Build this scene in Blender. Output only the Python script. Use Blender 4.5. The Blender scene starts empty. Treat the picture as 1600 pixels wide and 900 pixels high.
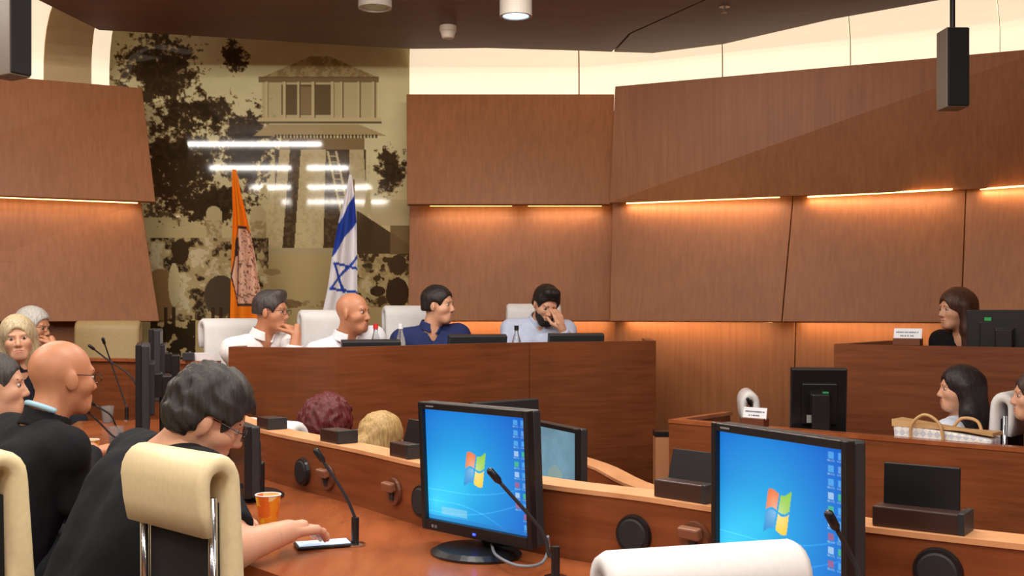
import bpy, bmesh, math, random
import numpy as np
from mathutils import Vector, Matrix
random.seed(7)
SC = bpy.context.scene
COL = SC.collection
# ------------------------------------------------------------------ camera, world, exposure
F, HZ, CZ = 1700.0, 485.0, 1.38          # focal length (px of 1600), horizon row, eye height (m)
cam_d = bpy.data.cameras.new('camera'); cam = bpy.data.objects.new('camera', cam_d); COL.objects.link(cam)
cam.location = (0, 0, CZ); cam.rotation_euler = (math.pi/2, 0, 0)
cam_d.sensor_width = 36; cam_d.lens = 36*F/1600; cam_d.shift_y = (HZ-450)/1600
cam_d.clip_start = .05
SC.camera = cam
w = bpy.data.worlds.new('world'); SC.world = w; w.use_nodes = True
w.node_tree.nodes['Background'].inputs[0].default_value = (1, .9, .78, 1)
w.node_tree.nodes['Background'].inputs[1].default_value = .3
SC.view_settings.view_transform = 'Standard'; SC.view_settings.look = 'None'
SC.view_settings.gamma = 1; SC.view_settings.use_curve_mapping = False
SC.view_settings.exposure = 0.28

def P(px, py, Y): return Vector(((px-800)/F*Y, Y, CZ+(HZ-py)/F*Y))
def PX(px, Y): return ((px-800)/F*Y, Y)
def lin(c):
    c = np.asarray(c, float)/255.
    return np.where(c <= .04045, c/12.92, ((c+.055)/1.055)**2.4)
def lc(c): return tuple(float(v) for v in lin(c))+(1,)

# ------------------------------------------------------------------ materials
MATS = {}
def mat(name, c, rough=.5, metal=0, spec=.5, emit=None, es=0, noise=0, nscale=30, alpha=1, trans=0, bump=0, coat=0):
    if name in MATS: return MATS[name]
    m = bpy.data.materials.new(name); m.use_nodes = True; nt = m.node_tree; b = nt.nodes['Principled BSDF']
    b.inputs['Base Color'].default_value = lc(c); b.inputs['Roughness'].default_value = rough
    b.inputs['Metallic'].default_value = metal; b.inputs['Specular IOR Level'].default_value = spec
    b.inputs['Transmission Weight'].default_value = trans; b.inputs['Alpha'].default_value = alpha
    b.inputs['Coat Weight'].default_value = coat
    if emit is not None:
        b.inputs['Emission Color'].default_value = lc(emit); b.inputs['Emission Strength'].default_value = es
    if noise or bump:
        tc = nt.nodes.new('ShaderNodeTexCoord'); n = nt.nodes.new('ShaderNodeTexNoise')
        n.inputs['Scale'].default_value = nscale; n.inputs['Detail'].default_value = 4
        nt.links.new(tc.outputs['Object'], n.inputs['Vector'])
        if noise:
            r = nt.nodes.new('ShaderNodeValToRGB')
            a = lin(c); r.color_ramp.elements[0].position = .3; r.color_ramp.elements[1].position = .7
            r.color_ramp.elements[0].color = tuple(a*(1-noise))+(1,); r.color_ramp.elements[1].color = tuple(np.minimum(a*(1+noise), 1))+(1,)
            nt.links.new(n.outputs['Fac'], r.inputs['Fac']); nt.links.new(r.outputs['Color'], b.inputs['Base Color'])
        if bump:
            bp = nt.nodes.new('ShaderNodeBump'); bp.inputs['Strength'].default_value = bump; bp.inputs['Distance'].default_value = .01
            nt.links.new(n.outputs['Fac'], bp.inputs['Height']); nt.links.new(bp.outputs['Normal'], b.inputs['Normal'])
    MATS[name] = m; return m
def wood(name, c1, c2, scale, rough=.35, spec=.4, coat=0):
    m = bpy.data.materials.new(name); m.use_nodes = True; nt = m.node_tree; b = nt.nodes['Principled BSDF']
    tc = nt.nodes.new('ShaderNodeTexCoord'); mp = nt.nodes.new('ShaderNodeMapping'); mp.inputs['Scale'].default_value = scale
    n = nt.nodes.new('ShaderNodeTexNoise'); n.inputs['Scale'].default_value = 1; n.inputs['Detail'].default_value = 6; n.inputs['Roughness'].default_value = .6
    n2 = nt.nodes.new('ShaderNodeTexNoise'); n2.inputs['Scale'].default_value = 1.3; n2.inputs['Detail'].default_value = 2
    mx = nt.nodes.new('ShaderNodeMath'); mx.operation = 'MULTIPLY_ADD'; mx.inputs[1].default_value = .6
    m3 = nt.nodes.new('ShaderNodeMath'); m3.operation = 'MULTIPLY'; m3.inputs[1].default_value = .4
    r = nt.nodes.new('ShaderNodeValToRGB'); r.color_ramp.elements[0].position = .36; r.color_ramp.elements[1].position = .64
    r.color_ramp.elements[0].color = lc(c1); r.color_ramp.elements[1].color = lc(c2)
    L = nt.links.new
    L(tc.outputs['Object'], mp.inputs['Vector']); L(mp.outputs['Vector'], n.inputs['Vector']); L(tc.outputs['Object'], n2.inputs['Vector'])
    L(n2.outputs['Fac'], m3.inputs[0]); L(n.outputs['Fac'], mx.inputs[0]); L(m3.outputs[0], mx.inputs[2]); L(mx.outputs[0], r.inputs['Fac'])
    L(r.outputs['Color'], b.inputs['Base Color'])
    b.inputs['Roughness'].default_value = rough; b.inputs['Specular IOR Level'].default_value = spec; b.inputs['Coat Weight'].default_value = coat
    MATS[name] = m; return m
def hair_mat(c):
    name = 'hair_%d_%d_%d' % tuple(c)
    if name in MATS: return MATS[name]
    a = lin(c); lo, hi = (a*.55, np.minimum(a*1.35, 1)) if max(c) > 120 else (a*.5, a*1.9)
    m = wood(name, (0, 0, 0), (0, 0, 0), (150, 150, 14), .45, .4); nt = m.node_tree
    rp = [n for n in nt.nodes if n.type == 'VALTORGB'][0]; rp.color_ramp.elements[0].color = tuple(lo)+(1,); rp.color_ramp.elements[1].color = tuple(hi)+(1,)
    nz = [n for n in nt.nodes if n.type == 'TEX_NOISE' and n.inputs['Detail'].default_value > 3][0]
    bp = nt.nodes.new('ShaderNodeBump'); bp.inputs['Strength'].default_value = .5; bp.inputs['Distance'].default_value = .006
    nt.links.new(nz.outputs['Fac'], bp.inputs['Height']); nt.links.new(bp.outputs['Normal'], nt.nodes['Principled BSDF'].inputs['Normal'])
    return m
def attr_mat(name, rough=.6, emit=0, spec=.4):
    m = bpy.data.materials.new(name); m.use_nodes = True; nt = m.node_tree; b = nt.nodes['Principled BSDF']
    a = nt.nodes.new('ShaderNodeAttribute'); a.attribute_name = 'Col'
    nt.links.new(a.outputs['Color'], b.inputs['Base Color']); b.inputs['Roughness'].default_value = rough
    b.inputs['Specular IOR Level'].default_value = spec
    if emit:
        nt.links.new(a.outputs['Color'], b.inputs['Emission Color']); b.inputs['Emission Strength'].default_value = emit
        b.inputs['Base Color'].default_value = (.01, .01, .01, 1)
        for l in list(nt.links):
            if l.to_socket == b.inputs['Base Color']: nt.links.remove(l)
    MATS[name] = m; return m
M_wall = wood('wall_veneer', (140, 86, 50), (160, 102, 62), (45, 45, 1.5), .45, .3)
M_dais = wood('dais_veneer', (102, 54, 29), (132, 74, 42), (3, 3, 45), .38, .35)
M_desk = wood('desk_veneer', (110, 58, 31), (144, 80, 46), (3, 3, 40), .35, .35)
M_top = wood('desk_top_veneer', (140, 74, 42), (172, 98, 58), (14, 3, 3), .22, .5)
M_cap = wood('toplit_pale_wood_edge', (206, 146, 100), (226, 168, 122), (10, 4, 4), .4, .3)  # pale wood, with the light from above put into its colour
M_ceil = wood('ceiling_veneer', (92, 58, 42), (112, 74, 54), (2, 30, 2), .5, .3)
M_floor = mat('carpet_floor', (92, 74, 62), .95, noise=.2, nscale=80)
M_black = mat('black_plastic', (22, 22, 25), .35)
M_black2 = mat('dark_grey_plastic', (40, 42, 46), .45)
M_white = mat('white_leather', (226, 224, 224), .5, noise=.03, nscale=60, bump=.05)
M_cream = mat('cream_leather', (232, 212, 168), .45, noise=.04, nscale=60, bump=.05)
M_dim_cream = mat('dim_cream_leather', (176, 150, 104), .5, noise=.05, nscale=60)  # cream leather, its dim warm light painted into the colour
M_mesh = mat('black_fabric', (26, 25, 27), .85, noise=.2, nscale=300)
M_chrome = mat('chrome', (215, 218, 224), .12, metal=1)
M_card = mat('white_card', (238, 240, 246), .6)
M_skin = mat('skin', (214, 160, 130), .5, noise=.05, nscale=25)
M_skin2 = mat('tanned_skin', (196, 134, 100), .45, noise=.06, nscale=25)
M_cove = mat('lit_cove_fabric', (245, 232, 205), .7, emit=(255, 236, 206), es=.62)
M_beige = mat('beige_plaster', (188, 164, 122), .7, noise=.04, nscale=10)
M_led = mat('warm_led', (255, 200, 120), .5, emit=(255, 190, 110), es=6)
M_glass = mat('clear_plastic', (235, 240, 242), .08, trans=.9, spec=.5)

# ------------------------------------------------------------------ helpers
def empty(name, loc=(0, 0, 0), rz=0, label=None, cat=None, group=None, kind=None):
    o = bpy.data.objects.new(name, None); COL.objects.link(o); o.location = loc; o.rotation_euler = (0, 0, rz)
    o.empty_display_size = .1
    return tag(o, label, cat, group, kind)
def tag(o, label=None, cat=None, group=None, kind=None):
    if label: o['label'] = label
    if cat: o['category'] = cat
    if group: o['group'] = group
    if kind: o['kind'] = kind
    return o
def obj(name, me, m, parent=None, loc=None, rot=None, smooth=False, bevel=0):
    if isinstance(me, bmesh.types.BMesh):
        bm = me; me = bpy.data.meshes.new(name); bmesh.ops.recalc_face_normals(bm, faces=bm.faces[:]); bm.to_mesh(me); bm.free()
    o = bpy.data.objects.new(name, me); COL.objects.link(o)
    if m is not None: 
        if len(me.materials) == 0: me.materials.append(m)
    if parent is not None: o.parent = parent
    if loc is not None: o.location = loc
    if rot is not None: o.rotation_euler = rot
    if smooth: me.polygons.foreach_set('use_smooth', [True]*len(me.polygons))
    if bevel:
        b = o.modifiers.new('bevel', 'BEVEL'); b.width = bevel; b.segments = 2; b.limit_method = 'ANGLE'
    return o
def box(bm, c, s, mtx=None):
    vs = []
    for dz in (-.5, .5):
        for dx, dy in ((-.5, -.5), (.5, -.5), (.5, .5), (-.5, .5)):
            v = Vector((c[0]+dx*s[0], c[1]+dy*s[1], c[2]+dz*s[2]))
            vs.append(bm.verts.new(mtx @ v if mtx else v))
    for f in ((3, 2, 1, 0), (4, 5, 6, 7), (0, 1, 5, 4), (1, 2, 6, 5), (2, 3, 7, 6), (3, 0, 4, 7)):
        bm.faces.new([vs[i] for i in f])
    return bm
def nb(): return bmesh.new()
def prism(bm, poly, z0, z1):
    """vertical extrusion of a plan polygon; z may be number or list"""
    n = len(poly)
    zz0 = z0 if hasattr(z0, '__len__') else [z0]*n; zz1 = z1 if hasattr(z1, '__len__') else [z1]*n
    a = [bm.verts.new((p[0], p[1], zz0[i])) for i, p in enumerate(poly)]
    b = [bm.verts.new((p[0], p[1], zz1[i])) for i, p in enumerate(poly)]
    bm.faces.new(a[::-1]); bm.faces.new(b)
    for i in range(n): bm.faces.new((a[i], a[(i+1) % n], b[(i+1) % n], b[i]))
    return bm
def slab(bm, q, nrm, t):
    """quad (4 points) given thickness t along -nrm"""
    nrm = Vector(nrm).normalized(); a = [bm.verts.new(p) for p in q]; b = [bm.verts.new(Vector(p)-nrm*t) for p in q]
    bm.faces.new(a); bm.faces.new(b[::-1])
    for i in range(4): bm.faces.new((a[i], b[i], b[(i+1) % 4], a[(i+1) % 4]))
    return bm
def tube(bm, pts, r, seg=8, caps=True):
    pts = [Vector(p) for p in pts]; n = len(pts); rs = r if hasattr(r, '__len__') else [r]*n
    rings = []; ref = Vector((0, 0, 1))
    d0 = (pts[1]-pts[0]).normalized()
    if abs(d0.z) > .9: ref = Vector((1, 0, 0))
    u = d0.cross(ref).normalized()
    for i in range(n):
        d = (pts[min(i+1, n-1)]-pts[max(i-1, 0)]).normalized()
        u = (u-d*u.dot(d)).normalized(); v = d.cross(u)
        rings.append([bm.verts.new(pts[i]+(u*math.cos(2*math.pi*k/seg)+v*math.sin(2*math.pi*k/seg))*rs[i]) for k in range(seg)])
    for i in range(n-1):
        for k in range(seg): bm.faces.new((rings[i][k], rings[i][(k+1) % seg], rings[i+1][(k+1) % seg], rings[i+1][k]))
    if caps: bm.faces.new(rings[0][::-1]); bm.faces.new(rings[-1])
    return bm
def lathe(bm, prof, seg=24, c=(0, 0, 0), axis=None):
    rings = []
    for r, z in prof:
        rings.append([bm.verts.new((c[0]+max(r, 1e-4)*math.cos(2*math.pi*k/seg), c[1]+max(r, 1e-4)*math.sin(2*math.pi*k/seg), c[2]+z)) for k in range(seg)])
    for i in range(len(rings)-1):
        for k in range(seg): bm.faces.new((rings[i][k], rings[i][(k+1) % seg], rings[i+1][(k+1) % seg], rings[i+1][k]))
    bm.faces.new(rings[0][::-1]); bm.faces.new(rings[-1])
    return bm
def curve3(pts, n=12):
    """Catmull-Rom through points"""
    pts = [Vector(p) for p in pts]; out = []
    q = [pts[0]*2-pts[1]]+pts+[pts[-1]*2-pts[-2]]
    for i in range(1, len(q)-2):
        for k in range(n):
            t = k/n; a, b, c, d = q[i-1], q[i], q[i+1], q[i+2]
            out.append(.5*((2*b)+(c-a)*t+(2*a-5*b+4*c-d)*t*t+(3*b-a-3*c+d)*t**3))
    return out+[pts[-1]]
def curve2(pts, n=6): return [(v.x, v.y) for v in curve3([(p[0], p[1], 0) for p in pts], n)]
def offset2(path, d):
    """offset a plan path to its right-hand side by d"""
    out = []
    for i in range(len(path)):
        a = Vector(path[max(i-1, 0)][:2]); b = Vector(path[min(i+1, len(path)-1)][:2]); t = (b-a).normalized()
        out.append((path[i][0]+t.y*d, path[i][1]-t.x*d))
    return out
def copy_tree(o, parent=None):
    c = o.copy(); COL.objects.link(c); c.parent = parent
    for ch in list(o.children): copy_tree(ch, c)
    return c
def colgrid(name, fn, pos, nx, ny, m, parent=None):
    """flat printed surface: pos(u,v)->xyz arrays, fn(u,v)->rgb (0..255) arrays, v runs downwards"""
    u, v = np.meshgrid(np.linspace(0, 1, nx), np.linspace(0, 1, ny)); u = u.ravel(); v = v.ravel()
    co = np.stack(pos(u, v), 1); rgb = lin(np.clip(fn(u, v), 0, 255))
    i = np.arange(nx*ny).reshape(ny, nx)
    fa = np.stack([i[:-1, :-1], i[1:, :-1], i[1:, 1:], i[:-1, 1:]], -1).reshape(-1, 4)
    me = np_mesh(name, co, fa)
    ca = me.color_attributes.new('Col', 'FLOAT_COLOR', 'POINT')
    ca.data.foreach_set('color', np.concatenate([rgb, np.ones((len(rgb), 1))], 1).astype(np.float32).ravel())
    return obj(name, me, m, parent)
def np_mesh(name, co, fa):
    me = bpy.data.meshes.new(name); me.vertices.add(len(co)); me.vertices.foreach_set('co', np.asarray(co, np.float32).ravel())
    me.loops.add(fa.size); me.loops.foreach_set('vertex_index', fa.astype(np.int32).ravel())
    me.polygons.add(len(fa)); me.polygons.foreach_set('loop_start', np.arange(0, fa.size, 4, dtype=np.int32))
    me.polygons.foreach_set('loop_total', np.full(len(fa), 4, np.int32))
    me.update(calc_edges=True); return me
def hash2(ix, iy, s): 
    x = np.sin(ix*127.1+iy*311.7+s*74.7)*43758.5453
    return x-np.floor(x)
def vnoise(x, y, s=0):
    ix, iy = np.floor(x), np.floor(y); fx, fy = x-ix, y-iy; fx = fx*fx*(3-2*fx); fy = fy*fy*(3-2*fy)
    a, b, c, d = hash2(ix, iy, s), hash2(ix+1, iy, s), hash2(ix, iy+1, s), hash2(ix+1, iy+1, s)
    return (a*(1-fx)+b*fx)*(1-fy)+(c*(1-fx)+d*fx)*fy
def fbm(x, y, s=0): return vnoise(x, y, s)*.5+vnoise(x*2.1, y*2.1, s+1)*.3+vnoise(x*4.3, y*4.3, s+2)*.2

# ------------------------------------------------------------------ room shell
ZU1, ZU0, ZL0 = 3.06, 2.19, 1.30      # tier heights of the panelled walls
bm = nb(); prism(bm, [(-6, -3.2), (6, -3.2), (6, 9.4), (-6, 9.4)], -.4, -.3); tag(obj('floor', bm, M_floor), kind='structure')
RP = [(-1.90, 6.42), (-1.75, 5.8), (-1.4, 5.0), (-1.008, 4.23), (-.503, 3.56), (-.261, 3.22), (.071, 2.865), (.318, 2.667), (.477, 2.51), (.724, 2.31), (.998, 2.12), (1.6, 1.75), (2.4, 1.4)]
RISER = curve2(RP, 4)
bm = nb(); prism(bm, offset2(RISER, .02)+[(5.9, 1.2), (5.9, -3.1), (-5.9, -3.1), (-5.9, 6.5)], -.3, 0); tag(obj('floor_tier', bm, M_floor), kind='structure')
bm = nb(); prism(bm, [PX(360, 6.0), PX(509, 5.82), PX(600, 6.15), PX(700, 6.5), PX(850, 6.9), PX(1020, 7.15), (1.2, 8.65), (-3.2, 8.65), (-3.2, 7.1), (-2.0, 6.6)], -.3, .2); tag(obj('floor_dais', bm, M_floor), kind='structure')

def panel(parent, pxt0, pxt1, pxb0, pxb1, Yt0, Yt1, Yb0, Yb1, zt, zb, name='wood_panel', m=None, t=.05):
    q = [Vector(((pxb0-800)/F*Yb0, Yb0, zb)), Vector(((pxb1-800)/F*Yb1, Yb1, zb)), Vector(((pxt1-800)/F*Yt1, Yt1, zt)), Vector(((pxt0-800)/F*Yt0, Yt0, zt))]
    n = (q[1]-q[0]).cross(q[3]-q[0])
    return obj(name, slab(nb(), q, n, t), m or M_wall, parent, bevel=.004)
def ledstrip(parent, p0, p1, power, lightz=True):
    """slim warm strip under a panel edge, with its light washing down"""
    p0, p1 = Vector(p0), Vector(p1); d = (p1-p0); L = d.length; d.normalize()
    bm = nb(); tube(bm, [p0, p1], .006, 6); obj('led_strip', bm, M_led, parent)
    ld = bpy.data.lights.new('strip_light', 'AREA'); ld.shape = 'RECTANGLE'; ld.size = L; ld.size_y = .02; ld.energy = power*L*.28; ld.color = (1, .7, .4)
    lo = bpy.data.objects.new('strip_light', ld); COL.objects.link(lo); lo.parent = parent
    inw = Vector((0, 0, 1)).cross(d)           # towards the wall
    if inw.y < 0: inw = -inw
    z = -(Vector((0, 0, -1))*.8+inw*.6).normalized(); x = d; y = z.cross(x)
    lo.matrix_world = Matrix.Translation((p0+p1)/2+Vector((0, 0, -.012))) @ Matrix((x, y, z)).transposed().to_4x4()
wl = empty('wall_left', kind='structure'); wbk = empty('wall_back', kind='structure'); wr = empty('wall_right', kind='structure')
# left wall: upper, middle and bottom tiers (each leans out over the one below)
panel(wl, -260, 222, -270, 243, 7.35, 8.22, 7.25, 8.12, ZU1, ZU0)
panel(wl, -260, 220, -270, 249, 7.45, 8.30, 7.35, 8.15, ZU0+.02, ZL0)
panel(wl, -260, 214, -260, 222, 7.5, 8.32, 7.45, 8.3, ZL0+.02, -.3)
ledstrip(wl, P(-200, 0, 7.45).xy.to_3d()+Vector((0, 0, ZU0)), P(215, 0, 8.19).xy.to_3d()+Vector((0, 0, ZU0)), 3)
# middle of the back wall
panel(wbk, 635, 960, 636, 954, 8.45, 8.45, 8.3, 8.3, ZU1, ZU0)
panel(wbk, 640, 965, 638, 962, 8.55, 8.5, 8.4, 8.4, ZU0+.02, ZL0)
panel(wbk, 640, 965, 640, 965, 8.55, 8.55, 8.55, 8.55, ZL0+.02, -.3)
Z3 = lambda px, Y, z: Vector(((px-800)/F*Y, Y, z))
ledstrip(wbk, Z3(672, 8.40, ZU0), Z3(800, 8.40, ZU0), 5); ledstrip(wbk, Z3(825, 8.40, ZU0), Z3(940, 8.40, ZU0), 5)
ledstrip(wbk, Z3(645, 8.46, ZL0), Z3(955, 8.46, ZL0), 6)
# right wall, coming towards the viewer
panel(wr, 961, 1640, 952, 1640, 8.16, 6.95, 8.2, 7.1, ZU1, ZU0)
panel(wr, 1660, 2300, 1660, 2300, 6.93, 5.2, 7.08, 5.3, ZU1, ZU0)
JR = [(957, 953, 8.32), (1240, 1222, 7.86), (1510, 1502, 7.36), (1900, 1880, 6.5)]
for (t0, b0, y0), (t1, b1, y1) in zip(JR, JR[1:]):
    panel(wr, t0, t1-1.2, b0, b1-1.2, y0, y1, y0-.12, y1-.12, ZU0+.02, ZL0)
    a, b = Z3(t0+22, y0-.09, ZU0), Z3(t1-22, y1-.09, ZU0); ledstrip(wr, a, b, 6)
    panel(wr, t0+4, t1+2.8, t0-4, t1-5, y0+.02, y1+.02, y0, y1, ZL0+.02, -.3)
    a, b = Z3(b0+25, y0-.06, ZL0), Z3(b1-15, y1-.06, ZL0); ledstrip(wr, a, b, 5)
# walls that close the room outside the view
for nm, pts in (('wall_rear', [(-6, -3.2), (6, -3.2)]), ('wall_side', [(6, -3.2), (6, 9.4)]), ('wall_side', [(-6, 9.4), (-6, -3.2)]), ('wall_outer', [(6, 9.3), (-6, 9.3)])):
    a, b = Vector(pts[0]), Vector(pts[1]); d = (b-a).normalized(); n = Vector((d.y, -d.x))*.1
    bm = nb(); prism(bm, [a, b, b+n, a+n], -.4, 3.9); tag(obj(nm, bm, M_wall), kind='structure')
# ceiling: dropped veneer slab whose edge stands clear of the walls
ZC = 3.3
def CE(px, py): Y = (ZC-CZ)*F/(HZ-py); return PX(px, Y)
edge = [(-5.9, 3.5), CE(-60, -70), CE(60, 0), CE(155, 47), CE(210, 50), CE(400, 62), CE(560, 72), CE(645, 76.5), CE(760, 75), CE(900, 79), CE(956, 81), CE(1020, 83), CE(1130, 69), CE(1300, 30), CE(1480, -2), (4.2, 5.2), (5.9, 3.5)]
ceil = empty('ceiling', kind='structure')
i_s = 11  # first edge point right of the seam
assert abs(edge[10][0]-CE(956, 81)[0]) < 1e-6
bm = nb(); prism(bm, edge[:i_s]+[CE(983, 52), CE(1099, 0), (1.75, 3.0), (1.9, -3.1), (-5.9, -3.1)], ZC, ZC+.08); obj('ceiling_panel', bm, M_ceil, ceil)
bm = nb(); prism(bm, [CE(986, 52.6), CE(960, 81.2)]+edge[i_s:]+[(5.9, -3.1), (1.93, -3.1), (1.78, 3.0), CE(1103, 0)], ZC, ZC+.08); obj('ceiling_panel', bm, M_ceil, ceil)
bm = nb(); prism(bm, [(-6, -3.2), (6, -3.2), (6, 9.4), (-6, 9.4)], 3.82, 3.9); obj('ceiling_slab', bm, M_beige, ceil)
# lit cove: translucent curved panels between wall top and dropped ceiling
cove = empty('trim_1', kind='structure')
def cove_panel(x0, y0, x1, y1, fw, m=M_cove, name='cove_panel', zb=2.95, back=.1):
    prof = [(back, zb), (back+.02, 3.15), (back+.015, 3.28), (back-.02, 3.40), (back-.09, 3.50), (back-.2, 3.58), (back-.34, 3.63), (back-fw, 3.65)]
    a, b = Vector((x0, y0)), Vector((x1, y1)); bm = nb(); rows = []
    na = Vector((-a.x, 3-a.y)).normalized(); nbv = Vector((-b.x, 3-b.y)).normalized()
    for d, z in prof:
        rows.append([bm.verts.new((*(a-na*d), z)), bm.verts.new((*(b-nbv*d), z)), bm.verts.new((*(b-nbv*(d+.02)), z+.01)), bm.verts.new((*(a-na*(d+.02)), z+.01))])
    for r, s in zip(rows, rows[1:]):
        for k in range(4): bm.faces.new((r[k], r[(k+1) % 4], s[(k+1) % 4], s[k]))
    bm.faces.new(rows[0]); bm.faces.new(rows[-1][::-1])
    return obj(name, bm, m, cove, smooth=False)
cj = [(641, 8.6), (905, 8.6), (1127, 8.05), (1325, 7.68), (1556, 7.25), (1800, 6.7), (2100, 6.1)]
for (pa, ya), (pb, yb) in zip(cj, cj[1:]):
    a, b = PX(pa, ya), PX(pb-2.2, yb); cove_panel(*a, *b, .6)
cl = [(-260, 7.5, M_cove), (74, 8.15, M_beige), (148, 8.3, M_cove), (176, 8.4, None)]
for (pa, ya, m), (pb, yb, _) in zip(cl, cl[1:]):
    a, b = PX(pa, ya), PX(pb-1, yb); cove_panel(*a, *b, .7, m)

# printed glass mural
YM = 8.72
def mural(u, v):
    x = 165+u*480; y = 40+v*530
    def rect(x0, x1, y0, y1): return (x > x0) & (x < x1) & (y > y0) & (y < y1)
    def quad(yt, yb, a0, a1, b0, b1):      # band between two slanted edges
        t = (y-yt)/(yb-yt); return (t > 0) & (t < 1) & (x > a0+(b0-a0)*t) & (x < a1+(b1-a1)*t)
    n1 = fbm(x/13, y/11, 3); n2 = fbm(x/5, y/5, 9); n3 = fbm(x/40, y/40, 5)
    c = np.stack([np.full_like(x, 204.), np.full_like(x, 196.), np.full_like(x, 152.)], 1)
    low = np.clip((y-250)/200, 0, 1)[:, None]; c = c*(1-low)+np.array([186, 166, 116])*low
    c = c*(.95+.1*n3[:, None])*1.06
    DK = np.array([66, 52, 34.]); BR = np.array([112, 90, 60.]); LT = np.array([206, 190, 144.]); MD = np.array([160, 138, 94.])
    def put(m, col, a=1.):
        m = np.asarray(m, float)*a; c[:] = c*(1-m[:, None])+np.asarray(col)*m[:, None]
    # foliage
    def blob(cx, cy, rx, ry): return np.clip(1.25-np.sqrt(((x-cx)/rx)**2+((y-cy)/ry)**2), 0, 1)
    den = np.maximum.reduce([blob(250, 110, 90, 90), blob(280, 260, 105, 110), blob(365, 85, 34, 40)*.9, blob(385, 230, 70, 95), blob(300, 180, 110, 60)*.9, blob(330, 320, 100, 50), blob(610, 265, 38, 60)*.9])
    th = den*.70
    put((n1*.6+n2*.4 < th+.07) & (den > 0), BR, .7)
    put((n1*.6+n2*.4 < th) & (den > 0), DK*(1.) , .95)
    put((n1*.5+n2*.5 < th-.16) & (den > 0), DK*.75, .7)
    put(rect(225, 337, 250, 340) & (n2 < .6), DK, .7)
    # tower roof and cabin
    r = (y > 88) & (y < 122) & (np.abs(x-500) < (y-84)*2.3+6); put(r, MD*(1.)); put(r & (n2 > .5), LT, .5)
    put(rect(404, 592, 120, 129), BR, .8); put(rect(410, 590, 129, 186), (192, 178, 132), .8)
    put(rect(440, 522, 132, 180), (98, 78, 56), .85); put(rect(470, 487, 135, 178), (150, 130, 92), .9)
    for px in (416, 444, 466, 489, 519, 533, 560, 583): put(rect(px-2, px+2, 128, 190), (206, 192, 146)); put(rect(px+2, px+4, 128, 190), BR, .8)
    put(rect(404, 596, 184, 190), LT); put(rect(404, 596, 190, 193), DK, .7)
    put(quad(194, 212, 420, 560, 396, 604), (178, 158, 112)); put(rect(430, 590, 210, 216) & (np.sin(x*1.2) > -.2), DK, .8)
    put(rect(440, 570, 216, 236), (140, 118, 80)); put(rect(452, 480, 218, 236), DK, .7)
    # legs
    put(rect(430, 572, 234, 388), (72, 57, 38), .95)
    put(quad(234, 388, 437, 453, 420, 441), LT); put(quad(234, 388, 470, 509, 460, 505), LT); put(quad(234, 388, 546, 568, 548, 578), LT*.95)
    put((n2 > .56) & rect(420, 578, 240, 388), MD, .25)
    for a, b in (((512, 236), (537, 350)), ((525, 236), (548, 345))):
        t = (y-a[1])/(b[1]-a[1]); put((t > 0) & (t < 1) & (np.abs(x-(a[0]+(b[0]-a[0])*t)) < 1.8), LT)
    t = (y-236)/112; put((t > 0) & (t < 1) & (x > 512+25*t) & (x < 525+23*t) & (np.mod(y, 9) < 2.2), LT, .8)
    # ground, gate, shed
    put(rect(405, 640, 388, 398), LT*.9); put((y > 398) & (x > 405), (188, 168, 118), .9)
    for a in (322, 391): put(rect(a, a+25, 330, 400) | (((x-a-12)/11)**2+((y-331)/9)**2 < 1), LT*.95); put(rect(a, a+25, 345, 400) & (n2 > .55), MD, .7)
    put(rect(347, 391, 345, 398) & (np.mod(x, 7) < 3), LT, .85)
    put(quad(312, 352, 556, 640, 590, 640), LT*.96); put(quad(330, 396, 557, 560, 557, 660), (82, 66, 44)); put(rect(610, 640, 352, 398), (120, 98, 64), .9)
    # cattle
    reg = ((x < 420) & (y > 372) & (y < 500)); put(reg, (190, 170, 122), .9)
    n5 = fbm(x/22, y/26, 21)
    put(reg & (n5 < .46), (104, 86, 60)); put(reg & (n5+n2*.3 < .52), (62, 50, 36)); put(reg & (n5 > .58), (214, 200, 160)); put(reg & (n2 > .6), (176, 154, 108), .6)
    put(((x-250)/26)**2+((y-462)/42)**2 < 1, (150, 118, 76)); put(((x-272)/9)**2+((y-445)/34)**2 < 1, LT)
    put(((x-345)/26)**2+((y-462)/32)**2 < 1, (88, 78, 62)); put(((x-282)/13)**2+((y-394)/20)**2 < 1, DK)
    for lx in (240, 256, 268, 330, 342, 358): put(rect(lx, lx+6, 480, 520), (74, 58, 40))
    put(rect(235, 305, 500, 570) & (n1 < .62), (58, 46, 32)); put(rect(405, 640, 470, 480) & (n1 < .5), MD)
    reg = (x > 556) & (y > 396) & (y < 480); put(reg & (n5+n2*.3 < .55), DK*1.2); put(reg & (n5 > .6), LT); put(reg & (n2 > .6), MD, .6)
    put(((x-621)/18)**2+((y-458)/24)**2 < 1, (60, 48, 34)); put(((x-622)/13)**2+((y-414)/16)**2 < 1, (70, 56, 38)); put(((x-590)/12)**2+((y-455)/8)**2 < 1, DK)
    put(((x-440)/38)**2+((y-475)/9)**2+n2*.6 < 1, BR, .7); put(((x-425)/14)**2+((y-425)/5)**2 < 1, MD)
    return c
def mpos(u, v):
    x = 165+u*480; y = 40+v*530
    return (x-800)/F*YM, np.full_like(x, YM), np.maximum(CZ+(HZ-y)/F*YM, -.3+0*x)
mu = empty('mural', (0, YM, .2), label='sepia printed glass mural of a water tower, trees and cattle behind the flags', cat='mural')
mp = colgrid('print', mural, mpos, 430, 470, attr_mat('mural_print', .05, spec=.4), mu); mp.location = (0, -YM, -.2)
for a, b in ((165, 336.2), (337, 486.4), (487.2, 645)):
    bm = nb(); prism(bm, [PX(a, YM+.004), PX(b, YM+.004), PX(b, YM+.03), PX(a, YM+.03)], -.3, 3.66); o = obj('glass_pane', bm, M_beige, mu); o.location = (0, -YM, -.2)

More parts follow.
